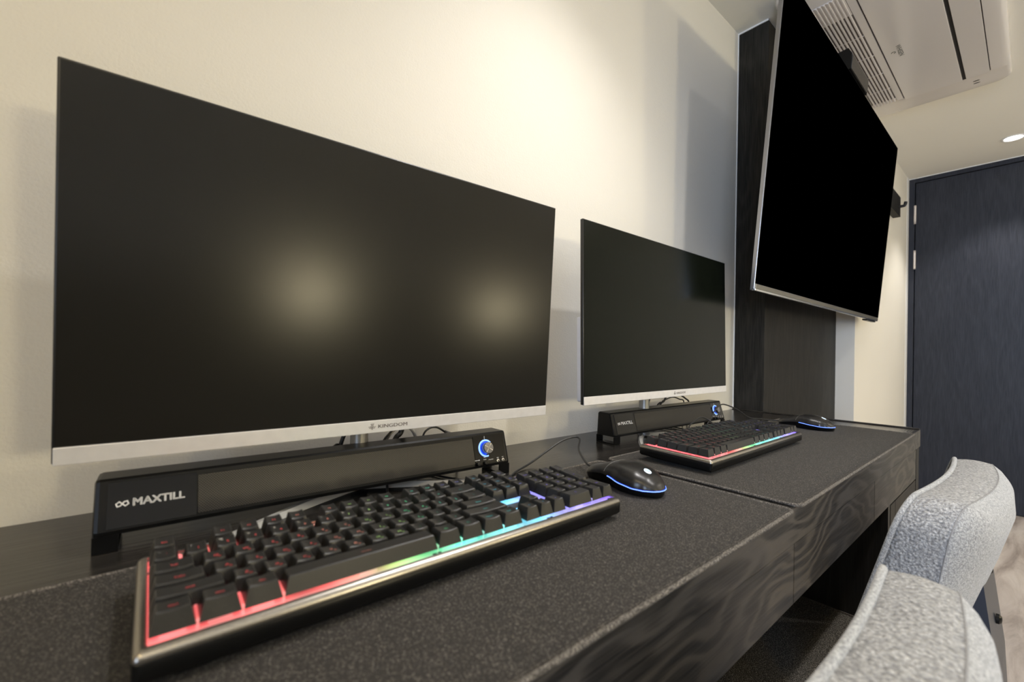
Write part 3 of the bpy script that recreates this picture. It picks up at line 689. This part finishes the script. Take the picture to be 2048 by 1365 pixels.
def frame_mesh(kind):
    bm = bmesh.new()
    def lp(ins, z, r=0.004): 
        return [bm.verts.new((x, y, z)) for x, y in rrect(ins, KL - ins, ins, KW_ - ins, max(0.0008, r - ins * 0.5), 4)]
    def strips(rings):
        for P, Q in zip(rings[:-1], rings[1:]):
            n = len(P)
            for i in range(n): bm.faces.new((P[i], P[(i + 1) % n], Q[(i + 1) % n], Q[i]))
    if kind == 'base':
        rings = [lp(0.002, 0.0080), lp(0.0, 0.0105), lp(0.0, 0.0206), lp(0.0005, 0.0212)]; strips(rings); bm.faces.new(rings[0][::-1]); bm.faces.new(rings[-1])
        box(bm, 0.02, KL - 0.02, 0.010, KW_ - 0.012, 0.0020, 0.0080)
    else:
        rings = [lp(0.0002, 0.0213), lp(0.0002, 0.0226), lp(0.0010, 0.0248), lp(0.0026, 0.0262), lp(0.0040, 0.0266), lp(0.0062, 0.0267), lp(0.0066, 0.0246)]; strips(rings); bm.faces.new(rings[-1]); bm.faces.new(rings[0][::-1])
    bmesh.ops.recalc_face_normals(bm, faces=bm.faces)
    return bm
def keyboard(label, ox, oy, rz, screws=True, share=None):
    t = thing('keyboard', label, 'keyboard', (ox, oy, DZ), math.radians(rz), 'rainbow backlit keyboards')
    # stands with a slight rise to the back; the whole board is tilted about its front edge
    pitch = math.radians(1.70)
    T = Matrix.Translation((0, 0, 0.0012)) @ Matrix.Rotation(pitch, 4, 'X')
    def place(o): o.matrix_local = T; return o
    if share:
        for ch in share.children:
            if ch.name.startswith('cable'): continue
            c = ch.copy(); COL.objects.link(c); c.parent = t
            for g in ch.children:
                d = g.copy(); COL.objects.link(d); d.parent = c
        return t
    bs = place(link('base', frame_mesh('base'), M_BLACK, t, smooth=True, angle=40))
    place(link('frame', frame_mesh('frame'), M_METALF, t, smooth=True, angle=60))
    # dark deck and the milky light plate showing between the key blocks
    place(link('deck', bx(0.0066, KL - 0.0066, 0.0066, KW_ - 0.0066, 0.0240, 0.0252), M_DECK, t))
    def ux(u): return KX0 + u * PITCH
    def uy(v): return KY1 - v * PITCH
    bm = bmesh.new(); g = 0.0022
    wells = [(0, 15, 1.2, 6.2), (0, 1, 0, 1), (2, 6, 0, 1), (6.5, 10.5, 0, 1), (11, 15, 0, 1), (15.25, 18.25, 0, 1), (15.25, 18.25, 1.2, 3.2), (15.25, 18.25, 5.2, 6.2), (16.25, 17.25, 4.2, 5.2), (18.5, 22.5, 1.2, 6.2)]
    for i, (a, b_, c, d) in enumerate(wells):
        pr = rrect(max(ux(a) - (0.0004 if a == 0 else g), 0.0068), min(ux(b_) + g, KL - 0.0068), max(uy(d) - g * 1.8, 0.0068), min(uy(c) + g * 0.6, KW_ - 0.0068), 0.004, 5)
        z = 0.02525 + 0.00002 * i
        A = [bm.verts.new((x, y, z - 0.0003)) for x, y in pr]; B = [bm.verts.new((x, y, z + 0.0002)) for x, y in pr]; n = len(pr); bm.faces.new(B)
        for k in range(n): bm.faces.new((A[k], A[(k + 1) % n], B[(k + 1) % n], B[k]))
    for u_ in (1.25, 2.5, 3.75, 10.0, 11.25, 12.5, 13.75, 19.5 + 1.0): box(bm, ux(u_) - 0.0008, ux(u_) + 0.0008, uy(6.2) + 0.001, uy(5.2), 0.0254, 0.0315)
    for (x, y, w, d, s, r) in LAY:   # clear switch housings under the caps
        cx, cy = ux(x + w / 2), uy(y + d / 2); box(bm, cx - 0.0066, cx + 0.0066, cy - 0.0066, cy + 0.0066, 0.0254, 0.0285); box(bm, cx - 0.003, cx + 0.003, cy - 0.003, cy + 0.003, 0.0285, 0.0312)
        if w > 1.3: 
            for s_ in (-1, 1): box(bm, cx + s_ * (w / 2 - 0.25) * PITCH - 0.001, cx + s_ * (w / 2 - 0.25) * PITCH + 0.001, cy - 0.003, cy + 0.003, 0.0254, 0.0312)
    place(link('light_plate', bm, M_GLOW, t))
    if screws:
        for x, y in ((ux(9.9), 0.0082), (ux(16.9), 0.0082), (ux(22.1), 0.0082)):
            bm = bmesh.new(); box(bm, x - 0.0035, x + 0.0045, y - 0.0016, y + 0.0018, 0.0250, 0.0258, bev=0.0002); lathe(bm, [(0.0, 0.0002), (0.0013, 0.0002), (0.0013, 0.0008), (0.0, 0.001)], 12, Matrix.Translation((x, y, 0.0252)), mi=1)
            place(link('screw', bm, [M_GLOSS, M_CHROME], t))
    for sx in (0.05, KL - 0.07):
        bm = bmesh.new(); box(bm, sx, sx + 0.02, KW_ - 0.035, KW_ - 0.020, -0.0005, 0.0078, bev=0.001); place(link('tilt_foot', bm, M_MATTE, t))
    # keycaps: the hundred nearest as parts, the last four (top right corner keys) as one part
    order = sorted(LAY, key=lambda k: (k[5] == 0 and k[4] in ('F11', 'F12', 'Scr', 'Pau')))
    rest = bmesh.new()
    for i, (x, y, w, d, s, r) in enumerate(order):
        cx, cy = ux(x + w / 2), uy(y + d / 2); gm = M_LEG[min(11, int(12 * cx / KL))]
        bm = key_mesh(cx, cy, w, d, r, s)
        if i < 100: place(link('keycap', bm, [M_KEY, gm, M_KEYW], t))
        else:
            me = bpy.data.meshes.new('tmp'); bm.to_mesh(me); bm.free(); rest.from_mesh(me); bpy.data.meshes.remove(me)
    o = place(link('function_keycaps', rest, [M_KEY, M_LEG[9], M_KEYW], t)); o['kind'] = 'stuff'
    return t
kb1 = keyboard('nearer backlit keyboard, its red lit left end closest to the viewer', -0.0003, -0.3973, -0.5470)
kb2 = keyboard('farther backlit keyboard, on the mat below the smaller looking monitor', 0.7090, -0.3820, 0.1529, share=kb1)
cable(kb2, [(0.93, -0.24, 0.018), (0.955, -0.215, 0.026), (0.985, -0.20, 0.0335), (1.025, -0.195, 0.043), (1.053, -0.195, 0.0465), (1.066, -0.207, 0.039), (1.072, -0.210, 0.028), (1.070, -0.19, 0.006), (1.060, -0.12, 0.003), (1.05, -0.03, 0.003)], 0.0016)
cable(kb1, [(0.22, -0.258, 0.012), (0.23, -0.225, 0.004), (0.26, -0.15, 0.003), (0.30, -0.06, 0.003)], 0.0018)

# ------------------------------------------------------------------ mice
def mouse(label, loc, rz):
    """local x = width, +y = nose (cable end), -y = palm"""
    t = thing('mouse', label, 'computer mouse', (loc[0], loc[1], DZ + 0.0033), rz, 'black corded mice with a blue light line')
    Lh = 0.0640
    def hw(q):    # q 0 palm .. 1 nose
        pts = [(0, 0.0), (0.03, 0.0130), (0.10, 0.0225), (0.22, 0.0305), (0.38, 0.0325), (0.55, 0.0285), (0.70, 0.0262), (0.85, 0.0285), (0.95, 0.0255), (1.0, 0.0190)]
        for a, b_ in zip(pts[:-1], pts[1:]):
            if a[0] <= q <= b_[0]:
                s = (q - a[0]) / (b_[0] - a[0]); s2 = s * s * (3 - 2 * s) if a[0] > 0.05 else math.sqrt(s) if a[0] == 0 else s
                return a[1] + (b_[1] - a[1]) * s2
        return pts[-1][1]
    def ht(q):
        pts = [(0, 0.0110), (0.04, 0.0190), (0.12, 0.0275), (0.25, 0.0350), (0.40, 0.0385), (0.52, 0.0380), (0.66, 0.0338), (0.80, 0.0275), (0.92, 0.0225), (1.0, 0.0185)]
        for a, b_ in zip(pts[:-1], pts[1:]):
            if a[0] <= q <= b_[0]:
                s = (q - a[0]) / (b_[0] - a[0]); return a[1] + (b_[1] - a[1]) * s
        return pts[-1][1]
    def seamz(q): return 0.0105 + 0.0145 * max(0, (q - 0.12)) ** 1.1 if q < 0.6 else 0.0105 + 0.0145 * 0.48 ** 1.1 + 0.0025 * math.sin((q - 0.6) / 0.4 * PI) - 0.009 * (q - 0.6) / 0.4
    NQ = 40; NA = 24
    qs = [0.0004 + (1 - 0.0004) * (k / NQ) ** 1.25 for k in range(NQ + 1)]
    # upper shell: from the seam line over the top to the other seam line
    bm = bmesh.new(); rings = []
    for q in qs:
        w, h, z0 = hw(q), ht(q), min(seamz(q), ht(q) - 0.001); y = -Lh + 2 * Lh * q; ring = []
        for a in range(NA + 1):
            th = PI * a / NA; c, s = math.cos(th), math.sin(th)
            ring.append(bm.verts.new((-w * math.copysign(abs(c) ** 0.8, c), y, z0 + (h - z0) * (s ** 0.85))))
        rings.append(ring)
    for A, B in zip(rings[:-1], rings[1:]):
        for a in range(NA): bm.faces.new((A[a], A[a + 1], B[a + 1], B[a]))
    bm.faces.new(rings[-1]); bm.faces.new(rings[0][::-1]); bmesh.ops.recalc_face_normals(bm, faces=bm.faces)
    link('top_shell', bm, plain('mouse_shell', (0.018, 0.017, 0.016), 0.30, spec=0.5, nscale=900, nvar=0.25), t, smooth=True, angle=70)
    # lower body, tucked in towards the mat
    bm = bmesh.new(); rings = []
    for q in qs:
        w = hw(q); z0 = min(seamz(q), ht(q) - 0.001); y = -Lh + 2 * Lh * q; waist = 0.004 * math.exp(-((q - 0.66) / 0.16) ** 2)
        prof = [(1.0, z0, 0), (0.965, z0 * 0.75, waist), (0.93, z0 * 0.4, waist), (0.80, 0.0008, waist * 0.5)]
        ring = [bm.verts.new((-(w * f - wa), y * (1 - 0.03 * (1 - f) * 5), z)) for f, z, wa in prof] + [bm.verts.new(((w * f - wa), y * (1 - 0.03 * (1 - f) * 5), z)) for f, z, wa in prof[::-1]]
        rings.append(ring)
    n = 8
    for A, B in zip(rings[:-1], rings[1:]):
        for a in range(n): bm.faces.new((A[a], A[(a + 1) % n], B[(a + 1) % n], B[a]))
    bm.faces.new(rings[-1]); bm.faces.new(rings[0][::-1]); bmesh.ops.recalc_face_normals(bm, faces=bm.faces)
    link('lower_body', bm, M_BLACK, t, smooth=True, angle=60)
    # line of blue light round the palm end at the seam
    path = []
    for s in (-1, 1):
        seg = [Vector((s * (hw(q) + 0.0001), -Lh + 2 * Lh * q, min(seamz(q), ht(q) - 0.001))) for q in [0.002, 0.006, 0.015, 0.03, 0.06, 0.1, 0.14, 0.18, 0.22, 0.26, 0.3, 0.34, 0.38, 0.42, 0.46, 0.5, 0.54, 0.58]]
        path = (seg[::-1] if s < 0 else path + seg)
    bm = bmesh.new(); tube(bm, path, 0.00095, 6); ll = link('light_line', bm, M_BLUE, t, smooth=True)
    bm = bmesh.new(); tube(bm, [p + Vector((0.0007 * (1 if p.x > 0 else -1) * min(1, abs(p.x) / 0.008), -0.0007 * (1 - min(1, abs(p.x) / 0.03)), 0)) for p in path], 0.00055, 6); link('bright_core', bm, M_BLUEW, ll, smooth=True)
    # split between the buttons and the palm rest, scroll wheel, logo disc
    q0 = 0.60; w, h, z0 = hw(q0), ht(q0), seamz(q0); y = -Lh + 2 * Lh * q0
    bm = bmesh.new(); tube(bm, [(-w * math.copysign(abs(math.cos(PI * a / 24)) ** 0.8, math.cos(PI * a / 24)) * 1.002, y + 0.006 * math.cos(PI * a / 24) ** 2, z0 + (h - z0) * (math.sin(PI * a / 24) ** 0.85) + 0.0001 - 0.0016 * math.cos(PI * a / 24) ** 2) for a in range(2, 23)], 0.00025, 5); link('button_gap', bm, M_POLE, t)
    bm = bmesh.new(); lathe(bm, [(0.0, -0.0035), (0.0085, -0.0035), (0.0100, -0.0020), (0.0100, 0.0020), (0.0085, 0.0035), (0.0, 0.0035)], 28, Matrix.Translation((0, Lh * 0.46, 0.0185)) @ Matrix.Rotation(PI / 2, 4, 'Y')); link('scroll_wheel', bm, M_MATTE, t, smooth=True, angle=40)
    def surf(x, y, off):
        q = (y + Lh) / (2 * Lh); w, h, z0 = hw(q), ht(q), seamz(q); c = min(0.98, abs(x) / w); th = math.acos(c ** (1 / 0.8)); return z0 + (h - z0) * (math.sin(th) ** 0.85) + off
    lx, ly = 0.0, -Lh * 0.62
    bm = bmesh.new(); cen = bm.verts.new((lx, ly, surf(lx, ly, 0.0003))); rg = [bm.verts.new((lx + 0.0052 * math.cos(a), ly + 0.0052 * math.sin(a), surf(lx + 0.0052 * math.cos(a), ly + 0.0052 * math.sin(a), 0.0003))) for a in [2 * PI * k / 32 for k in range(32)]]
    for k in range(32): bm.faces.new((cen, rg[k], rg[(k + 1) % 32]))
    lg = link('logo_disc', bm, M_LOGOW, t)
    bm = bmesh.new()
    vs, fs = text_geo('hp', 0.0078, 'CENTER', 0.0); nv = []
    for v in vs:
        x, y = v.x + 0.15 * v.y, v.y + 0.0008; nv.append(bm.verts.new((lx + x, ly + y, surf(lx + x, ly + y, 0.00055))))
    for f in fs: bm.faces.new([nv[i] for i in f])
    link('logo_letters', bm, M_LOGOB, lg)
    return t
ms1 = mouse('black corded mouse with a glowing blue line beside the nearer keyboard', (0.551, -0.330), math.radians(-8))
ms2 = mouse('black corded mouse with a glowing blue line at the far end of the desk', (1.402, -0.318), math.radians(-2))
cable(ms1, [(0.557, -0.266, 0.014), (0.566, -0.24, 0.018), (0.60, -0.195, 0.026), (0.628, -0.172, 0.038), (0.626, -0.160, 0.040), (0.600, -0.152, 0.034), (0.565, -0.150, 0.020), (0.520, -0.155, 0.006), (0.475, -0.17, 0.0022), (0.44, -0.19, 0.0022), (0.40, -0.20, 0.0022), (0.36, -0.12, 0.0022), (0.34, -0.03, 0.0022)], 0.0018)
cable(ms2, [(1.404, -0.256, 0.014), (1.400, -0.235, 0.014), (1.36, -0.21, 0.018), (1.315, -0.20, 0.025), (1.258, -0.195, 0.049), (1.20, -0.19, 0.066), (1.165, -0.188, 0.068), (1.125, -0.19, 0.052), (1.09, -0.195, 0.032), (1.08, -0.18, 0.012), (1.09, -0.14, 0.003), (1.12, -0.04, 0.003)], 0.0017)

# ------------------------------------------------------------------ television on the column
tvM = (1.185, -0.25, 0.0)
TVX0, TVX1, TVZ0, TVZ1, TVY0, TVY1 = 1.2105, 2.627, 0.3710, 1.1630, -0.25, -0.3135
tv = thing('television', 'large wall mounted television with a black screen tilted down over the desk', 'television', (1.92, -0.105, TVZ0 + DZ))
tl = math.atan2(TVY0 - TVY1, TVZ1 - TVZ0); TH = math.hypot(TVY0 - TVY1, TVZ1 - TVZ0); TW = TVX1 - TVX0
TM = Matrix.Translation((TVX0, TVY0, TVZ0 + DZ)) @ Matrix.Rotation(tl, 4, 'X')
def tvp(name, bm, m, parent=None, **k):
    bmesh.ops.transform(bm, matrix=TM, verts=bm.verts); return link(name, rel(bm, tv), m, parent or tv, **k)
bm = bmesh.new(); box(bm, 0, TW, 0.0, 0.011, 0.0, TH, 0, 0.0012); tvp('frame', bm, M_TVM)
tvp('screen', bx(0.004, TW - 0.0015, -0.0012, 0.001, 0.017, TH - 0.0015), M_TVS)
tvp('bottom_bezel', bx(0.004, TW - 0.006, -0.002, 0.001, 0.004, 0.0155, 0.0006), plain('bezel_taupe', (0.22, 0.205, 0.17), 0.35, 0.7))
tvp('bottom_lip', bx(0.0, TW - 0.24, -0.0032, 0.006, -0.002, 0.0036, 0.0008), M_CHROME)
bm = bmesh.new(); box(bm, 0.10, TW - 0.10, 0.0105, 0.045, 0.03, TH - 0.22, 0, 0.012, 3); tvp('rear_shell', bm, M_TVB, smooth=True, angle=40)
bm = bmesh.new(); box(bm, TW - 0.20, TW - 0.04, 0.0, 0.018, -0.007, -0.0002, bev=0.002); tvp('receiver', bm, M_BLACK)
bm = bmesh.new(); box(bm, 1.80, 2.04, -0.198, -0.104, 0.62 + DZ, 0.90 + DZ, bev=0.004); link('wall_bracket', rel(bm, tv), M_MATTE, tv)
# camera box standing on the top edge of the television
cb = thing('black_box', 'small black box standing on the top edge of the television', 'box', (1.85, -0.313, TVZ1 + DZ))
z1 = TH
def cbp(name, bm, m):
    bmesh.ops.transform(bm, matrix=TM, verts=bm.verts); return link(name, rel(bm, cb), m, cb)
bm = bmesh.new(); prism(bm, [(-0.006, z1 + 0.0008), (0.024, z1 + 0.0008), (0.040, z1 + 0.014), (0.036, z1 + 0.066), (0.006, z1 + 0.072), (-0.006, z1 + 0.052)], 0.575, 0.80); cbp('housing', bm, M_BLACK)
cbp('front_cover', bx(0.58, 0.795, -0.0085, -0.0056, z1 + 0.003, z1 + 0.048, 0.001), plain('speckled_grey', (0.05, 0.046, 0.042), 0.6, nscale=300, nvar=0.5))
cbp('mounting_strip', bx(0.80, 0.915, 0.0, 0.022, z1 + 0.0008, z1 + 0.010, 0.002), plain('strip_grey', (0.10, 0.09, 0.08), 0.5))

# ------------------------------------------------------------------ ceiling air conditioner
AX0, AX1, AY0, AY1 = 1.585, 2.745, -0.145, -0.655; AZ = 1.378 + DZ
ac = thing('ceiling_air_conditioner', 'white one-way cassette air conditioner in the ceiling above the television', 'air conditioner', (2.15, -0.4, TZ))
def acp(name, bm, m, parent=None, **k): return link(name, rel(bm, ac), m, parent or ac, **k)
bm = bmesh.new()
def slab(ins, z, r=0.05):
    return [bm.verts.new((x, y, z)) for x, y in rrect(AX0 + ins, AX1 - ins, AY1 + ins, AY0 - ins, r - ins, 8)]
rings = [slab(0.0, TZ - 0.0004), slab(0.0, AZ + 0.006), slab(0.003, AZ + 0.002), slab(0.010, AZ)]
for P, Q in zip(rings[:-1], rings[1:]):
    for i in range(len(P)): bm.faces.new((P[i], P[(i + 1) % len(P)], Q[(i + 1) % len(P)], Q[i]))
bm.faces.new(rings[-1]); bm.faces.new(rings[0][::-1]); bmesh.ops.recalc_face_normals(bm, faces=bm.faces)
acp('casing', bm, M_AC, smooth=True, angle=40)
GX0, GX1 = 1.717, 2.606
# intake grille: recess, slats along x and thin cross ribs
gr = acp('intake_grille', bx(GX0, GX1, -0.312, -0.165, AZ - 0.0012, AZ - 0.0002), plain('grille_recess', (0.16, 0.145, 0.135), 0.7))
bm = bmesh.new(); n = 13
for k in range(n):
    y = -0.1655 - 0.0113 * k
    prism(bm, [(y, AZ - 0.0012), (y - 0.0066, AZ - 0.0012), (y - 0.0052, AZ - 0.0062), (y - 0.0012, AZ - 0.0062)], GX0, GX1)
link('slat', rel(bm, ac), M_ACG, gr)
gr.children[0].location = (0, 0, 0)
bm = bmesh.new(); box(bm, GX0 - 0.001, GX0 + 0.12, -0.312, -0.165, AZ - 0.0034, AZ - 0.0012); box(bm, GX1 - 0.028, GX1, -0.312, -0.165, AZ - 0.0034, AZ - 0.0012)
acp('blank_plate', bm, M_ACG)
bm = bmesh.new()
for x in (1.99, 2.15, 2.31, 2.46): box(bm, x, x + 0.0035, -0.312, -0.165, AZ - 0.004, AZ - 0.0013)
acp('cross_rib', bm, M_ACG)
acp('grille_edge', bx(GX0 - 0.13, GX1, -0.335, -0.313, AZ - 0.004, AZ - 0.0002, 0.001), M_AC)
acp('slot', bx(1.62, GX1 + 0.005, -0.3385, -0.3355, AZ - 0.0006, AZ - 0.0001), M_DARKGAP)
acp('front_panel', bx(1.62, GX1 + 0.012, -0.520, -0.339, AZ - 0.006, AZ - 0.0002, 0.0015), M_AC)
acp('air_outlet', bx(1.62, GX1 + 0.012, -0.5305, -0.5205, AZ - 0.001, AZ - 0.0001), M_DARKGAP)
acp('vane', bx(1.62, GX1 + 0.01, -0.598, -0.531, AZ - 0.005, AZ - 0.0002, 0.001), M_AC)
acp('slot', bx(1.62, GX1 + 0.002, -0.6005, -0.5983, AZ - 0.0006, AZ - 0.0001), M_DARKGAP)
bm = bmesh.new(); prism(bm, [(-0.601, AZ - 0.0002), (-0.601, AZ - 0.005), (-0.632, AZ - 0.0045), (-0.645, AZ - 0.002), (-0.652, AZ + 0.002), (-0.652, AZ + 0.003), (-0.62, AZ + 0.003)], 1.62, GX1 + 0.0); acp('edge_panel', bm, M_AC, smooth=True, angle=40)
bm = bmesh.new()
for y in (2.668, 2.690):
    lathe(bm, [(0.0, -0.0006), (0.003, -0.0006), (0.003, 0.0)], 16, Matrix.Translation((y, -0.557, AZ)) @ Matrix.Diagonal((1.2, 3.4, 1, 1)))
acp('indicator', bm, M_DARKGAP)
bm = bmesh.new(); MT = Matrix.Translation((2.24, -0.392, AZ - 0.0063)) @ Matrix.Rotation(PI, 4, 'X')
MT = Matrix.Translation((2.180, -0.384, AZ - 0.0063)) @ Matrix.Rotation(PI, 4, 'X')
add_text(bm, 'WHISEN', 0.020, MT, 0, 'CENTER', 1.15, 0.01)
ringp = [MT @ Vector((0.006 * math.cos(a), -0.018 + 0.006 * math.sin(a), 0.0002)) for a in [2 * PI * k / 24 for k in range(20)]]
tube(bm, ringp, 0.0008, 6); acp('maker_badge', bm, plain('badge_grey', (0.06, 0.08, 0.075), 0.4))

# ------------------------------------------------------------------ coat hook board on the cream wall by the door
hk = thing('coat_hook_board', 'dark board with a coat hook on the cream wall beside the door frame', 'coat hook', (3.3, -0.177, 1.10 + DZ))
link('board', rel(bx(3.10, 3.405, -0.2115, -0.1775, 1.035 + DZ, 1.151 + DZ, 0.001), hk), M_WOODV, hk)
bm = bmesh.new(); tube(bm, smooth_path([(3.36, -0.211, 1.085 + DZ), (3.36, -0.222, 1.086 + DZ), (3.36, -0.236, 1.088 + DZ), (3.36, -0.241, 1.108 + DZ)], 5), 0.008, 8); link('hook', rel(bm, hk), M_MATTE, hk, smooth=True)

# ------------------------------------------------------------------ upholstered chairs
CW = 0.468
def chair(label, cx, cy):
    """origin on the floor below the middle of the back; the sitter faces +y (the desk)"""
    t = thing('upholstered_chair', label, 'chair', (cx, cy, 0), 0, 'grey wool chairs at the desk')
    x0, x1 = -CW / 2, CW / 2; zb = -0.36; r = 0.050
    out = []; nside = 9; ncor = 9; ntop = 14
    for k in range(nside): out.append((x0, zb + (-r - zb) * k / nside))
    for k in range(ncor): a = PI - PI / 2 * k / ncor; out.append((x0 + r + r * math.cos(a), -r + r * math.sin(a)))
    for k in range(ntop): out.append((x0 + r + (x1 - x0 - 2 * r) * k / ntop, 0.0))
    for k in range(ncor): a = PI / 2 - PI / 2 * k / ncor; out.append((x1 - r + r * math.cos(a), -r + r * math.sin(a)))
    for k in range(nside + 1): out.append((x1, -r + (zb + r) * k / nside))
    def U(x): return (x - x0) / (x1 - x0)
    def yf(x, z): u = U(x); return 0.038 + (-0.27 * z if z > -0.2 else 0.054 - 0.1 * (z + 0.2)) - 0.016 * math.sin(PI * u) - 0.0125 * u
    def yr(x, z): u = U(x); return -0.012 - 0.15 * z - 0.024 * math.sin(PI * u) - 0.010 * u
    n = len(out)
    bm = bmesh.new(); layers = []
    C0 = (0.0, -0.2)
    def ring(s, yfun): return [bm.verts.new((C0[0] + (x - C0[0]) * s, yfun(C0[0] + (x - C0[0]) * s, C0[1] + (z - C0[1]) * s, s), DZ + C0[1] + (z - C0[1]) * s)) for x, z in out]
    fronts = [ring(s, lambda x, z, s: yf(x, z) + 0.014 * (1 - s ** 3)) for s in (0.05, 0.3, 0.6, 0.85, 0.96, 1.0)]
    mids = []
    for k in range(1, 6):
        q = k / 6; bulge = 0.003 * math.sin(PI * q)
        mids.append([bm.verts.new((C0[0] + (x - C0[0]) * (1 + bulge / 0.25), yf(x, z) * (1 - q) + yr(x, z) * q, DZ + z + (bulge if z > -0.06 else 0))) for x, z in out])
    backs = [ring(s, lambda x, z, s: yr(x, z) - 0.036 * (1 - s ** 9) * max(0.05, 1 + 3.9 * (z))) for s in (1.0, 0.985, 0.955, 0.90, 0.75, 0.45, 0.05)]
    seq = fronts + mids + backs
    for i, (A, B) in enumerate(zip(seq[:-1], seq[1:])):
        mi = 1 if 5 <= i < 11 else 0
        for k in range(n):
            f = bm.faces.new((A[k], A[(k + 1) % n], B[(k + 1) % n], B[k])); f.material_index = mi; f.smooth = True
    bm.faces.new(seq[0]); bm.faces.new(seq[-1][::-1]); bmesh.ops.recalc_face_normals(bm, faces=bm.faces)
    bk = link('backrest', bm, [M_WOOL, M_WOOLW], t)
    bm = bmesh.new(); tube(bm, [Vector((x * 1.004, yf(x, z) + 0.001, DZ + z + (0.001 if z > -0.05 else 0))) for x, z in out], 0.0037, 10); link('piping', bm, M_WOOL, bk, smooth=True)
    bm = bmesh.new(); tube(bm, [Vector((x * 1.0005, yr(x, z), DZ + z)) for x, z in out], 0.0008, 6); link('seam', bm, plain('seam_grey', (0.28, 0.28, 0.285), 0.9), bk, smooth=True)
    # steel back plate with bolts, carried down as the frame
    bm = bmesh.new(); pr = [(-0.016, -0.130), (-0.030, -0.15), (-0.048, -0.30), (-0.056, -0.46), (-0.050, -0.46), (-0.016, -0.30), (0.004, -0.14)]
    prism(bm, [(y, z + DZ) for y, z in pr], x0 + 0.17, x1 - 0.11); link('back_plate', bm, M_STEELB, t)
    for z, y in ((-0.150, -0.0292), (-0.228, -0.0398)):
        for x in (0.03,):
            bm = bmesh.new(); lathe(bm, [(0.0, 0.0), (0.008, 0.0), (0.008, 0.004), (0.005, 0.007), (0.0, 0.0075)], 16, Matrix.Translation((x, y, z + DZ)) @ Matrix.Rotation(PI / 2, 4, 'X')); link('bolt', bm, M_BLACK, t, smooth=True, angle=40)
    link('seat', bx(x0 + 0.01, x1 - 0.01, -0.056, 0.118, DZ - 0.50, DZ - 0.425, 0.02, 4), M_WOOL, t, smooth=True, angle=50)
    for x in (x0 + 0.03, x1 - 0.055):
        for y in (-0.052, 0.088):
            link('leg', bx(x, x + 0.025, y, y + 0.025, 0.0, DZ - 0.4995, 0.002), M_STEELB, t)
    return t
chair('grey wool upholstered chair nearest the viewer, its back cut by the picture edge', 0.346, -0.649)
chair('grey wool upholstered chair behind the nearer one, farther along the desk', 1.060, -0.640)
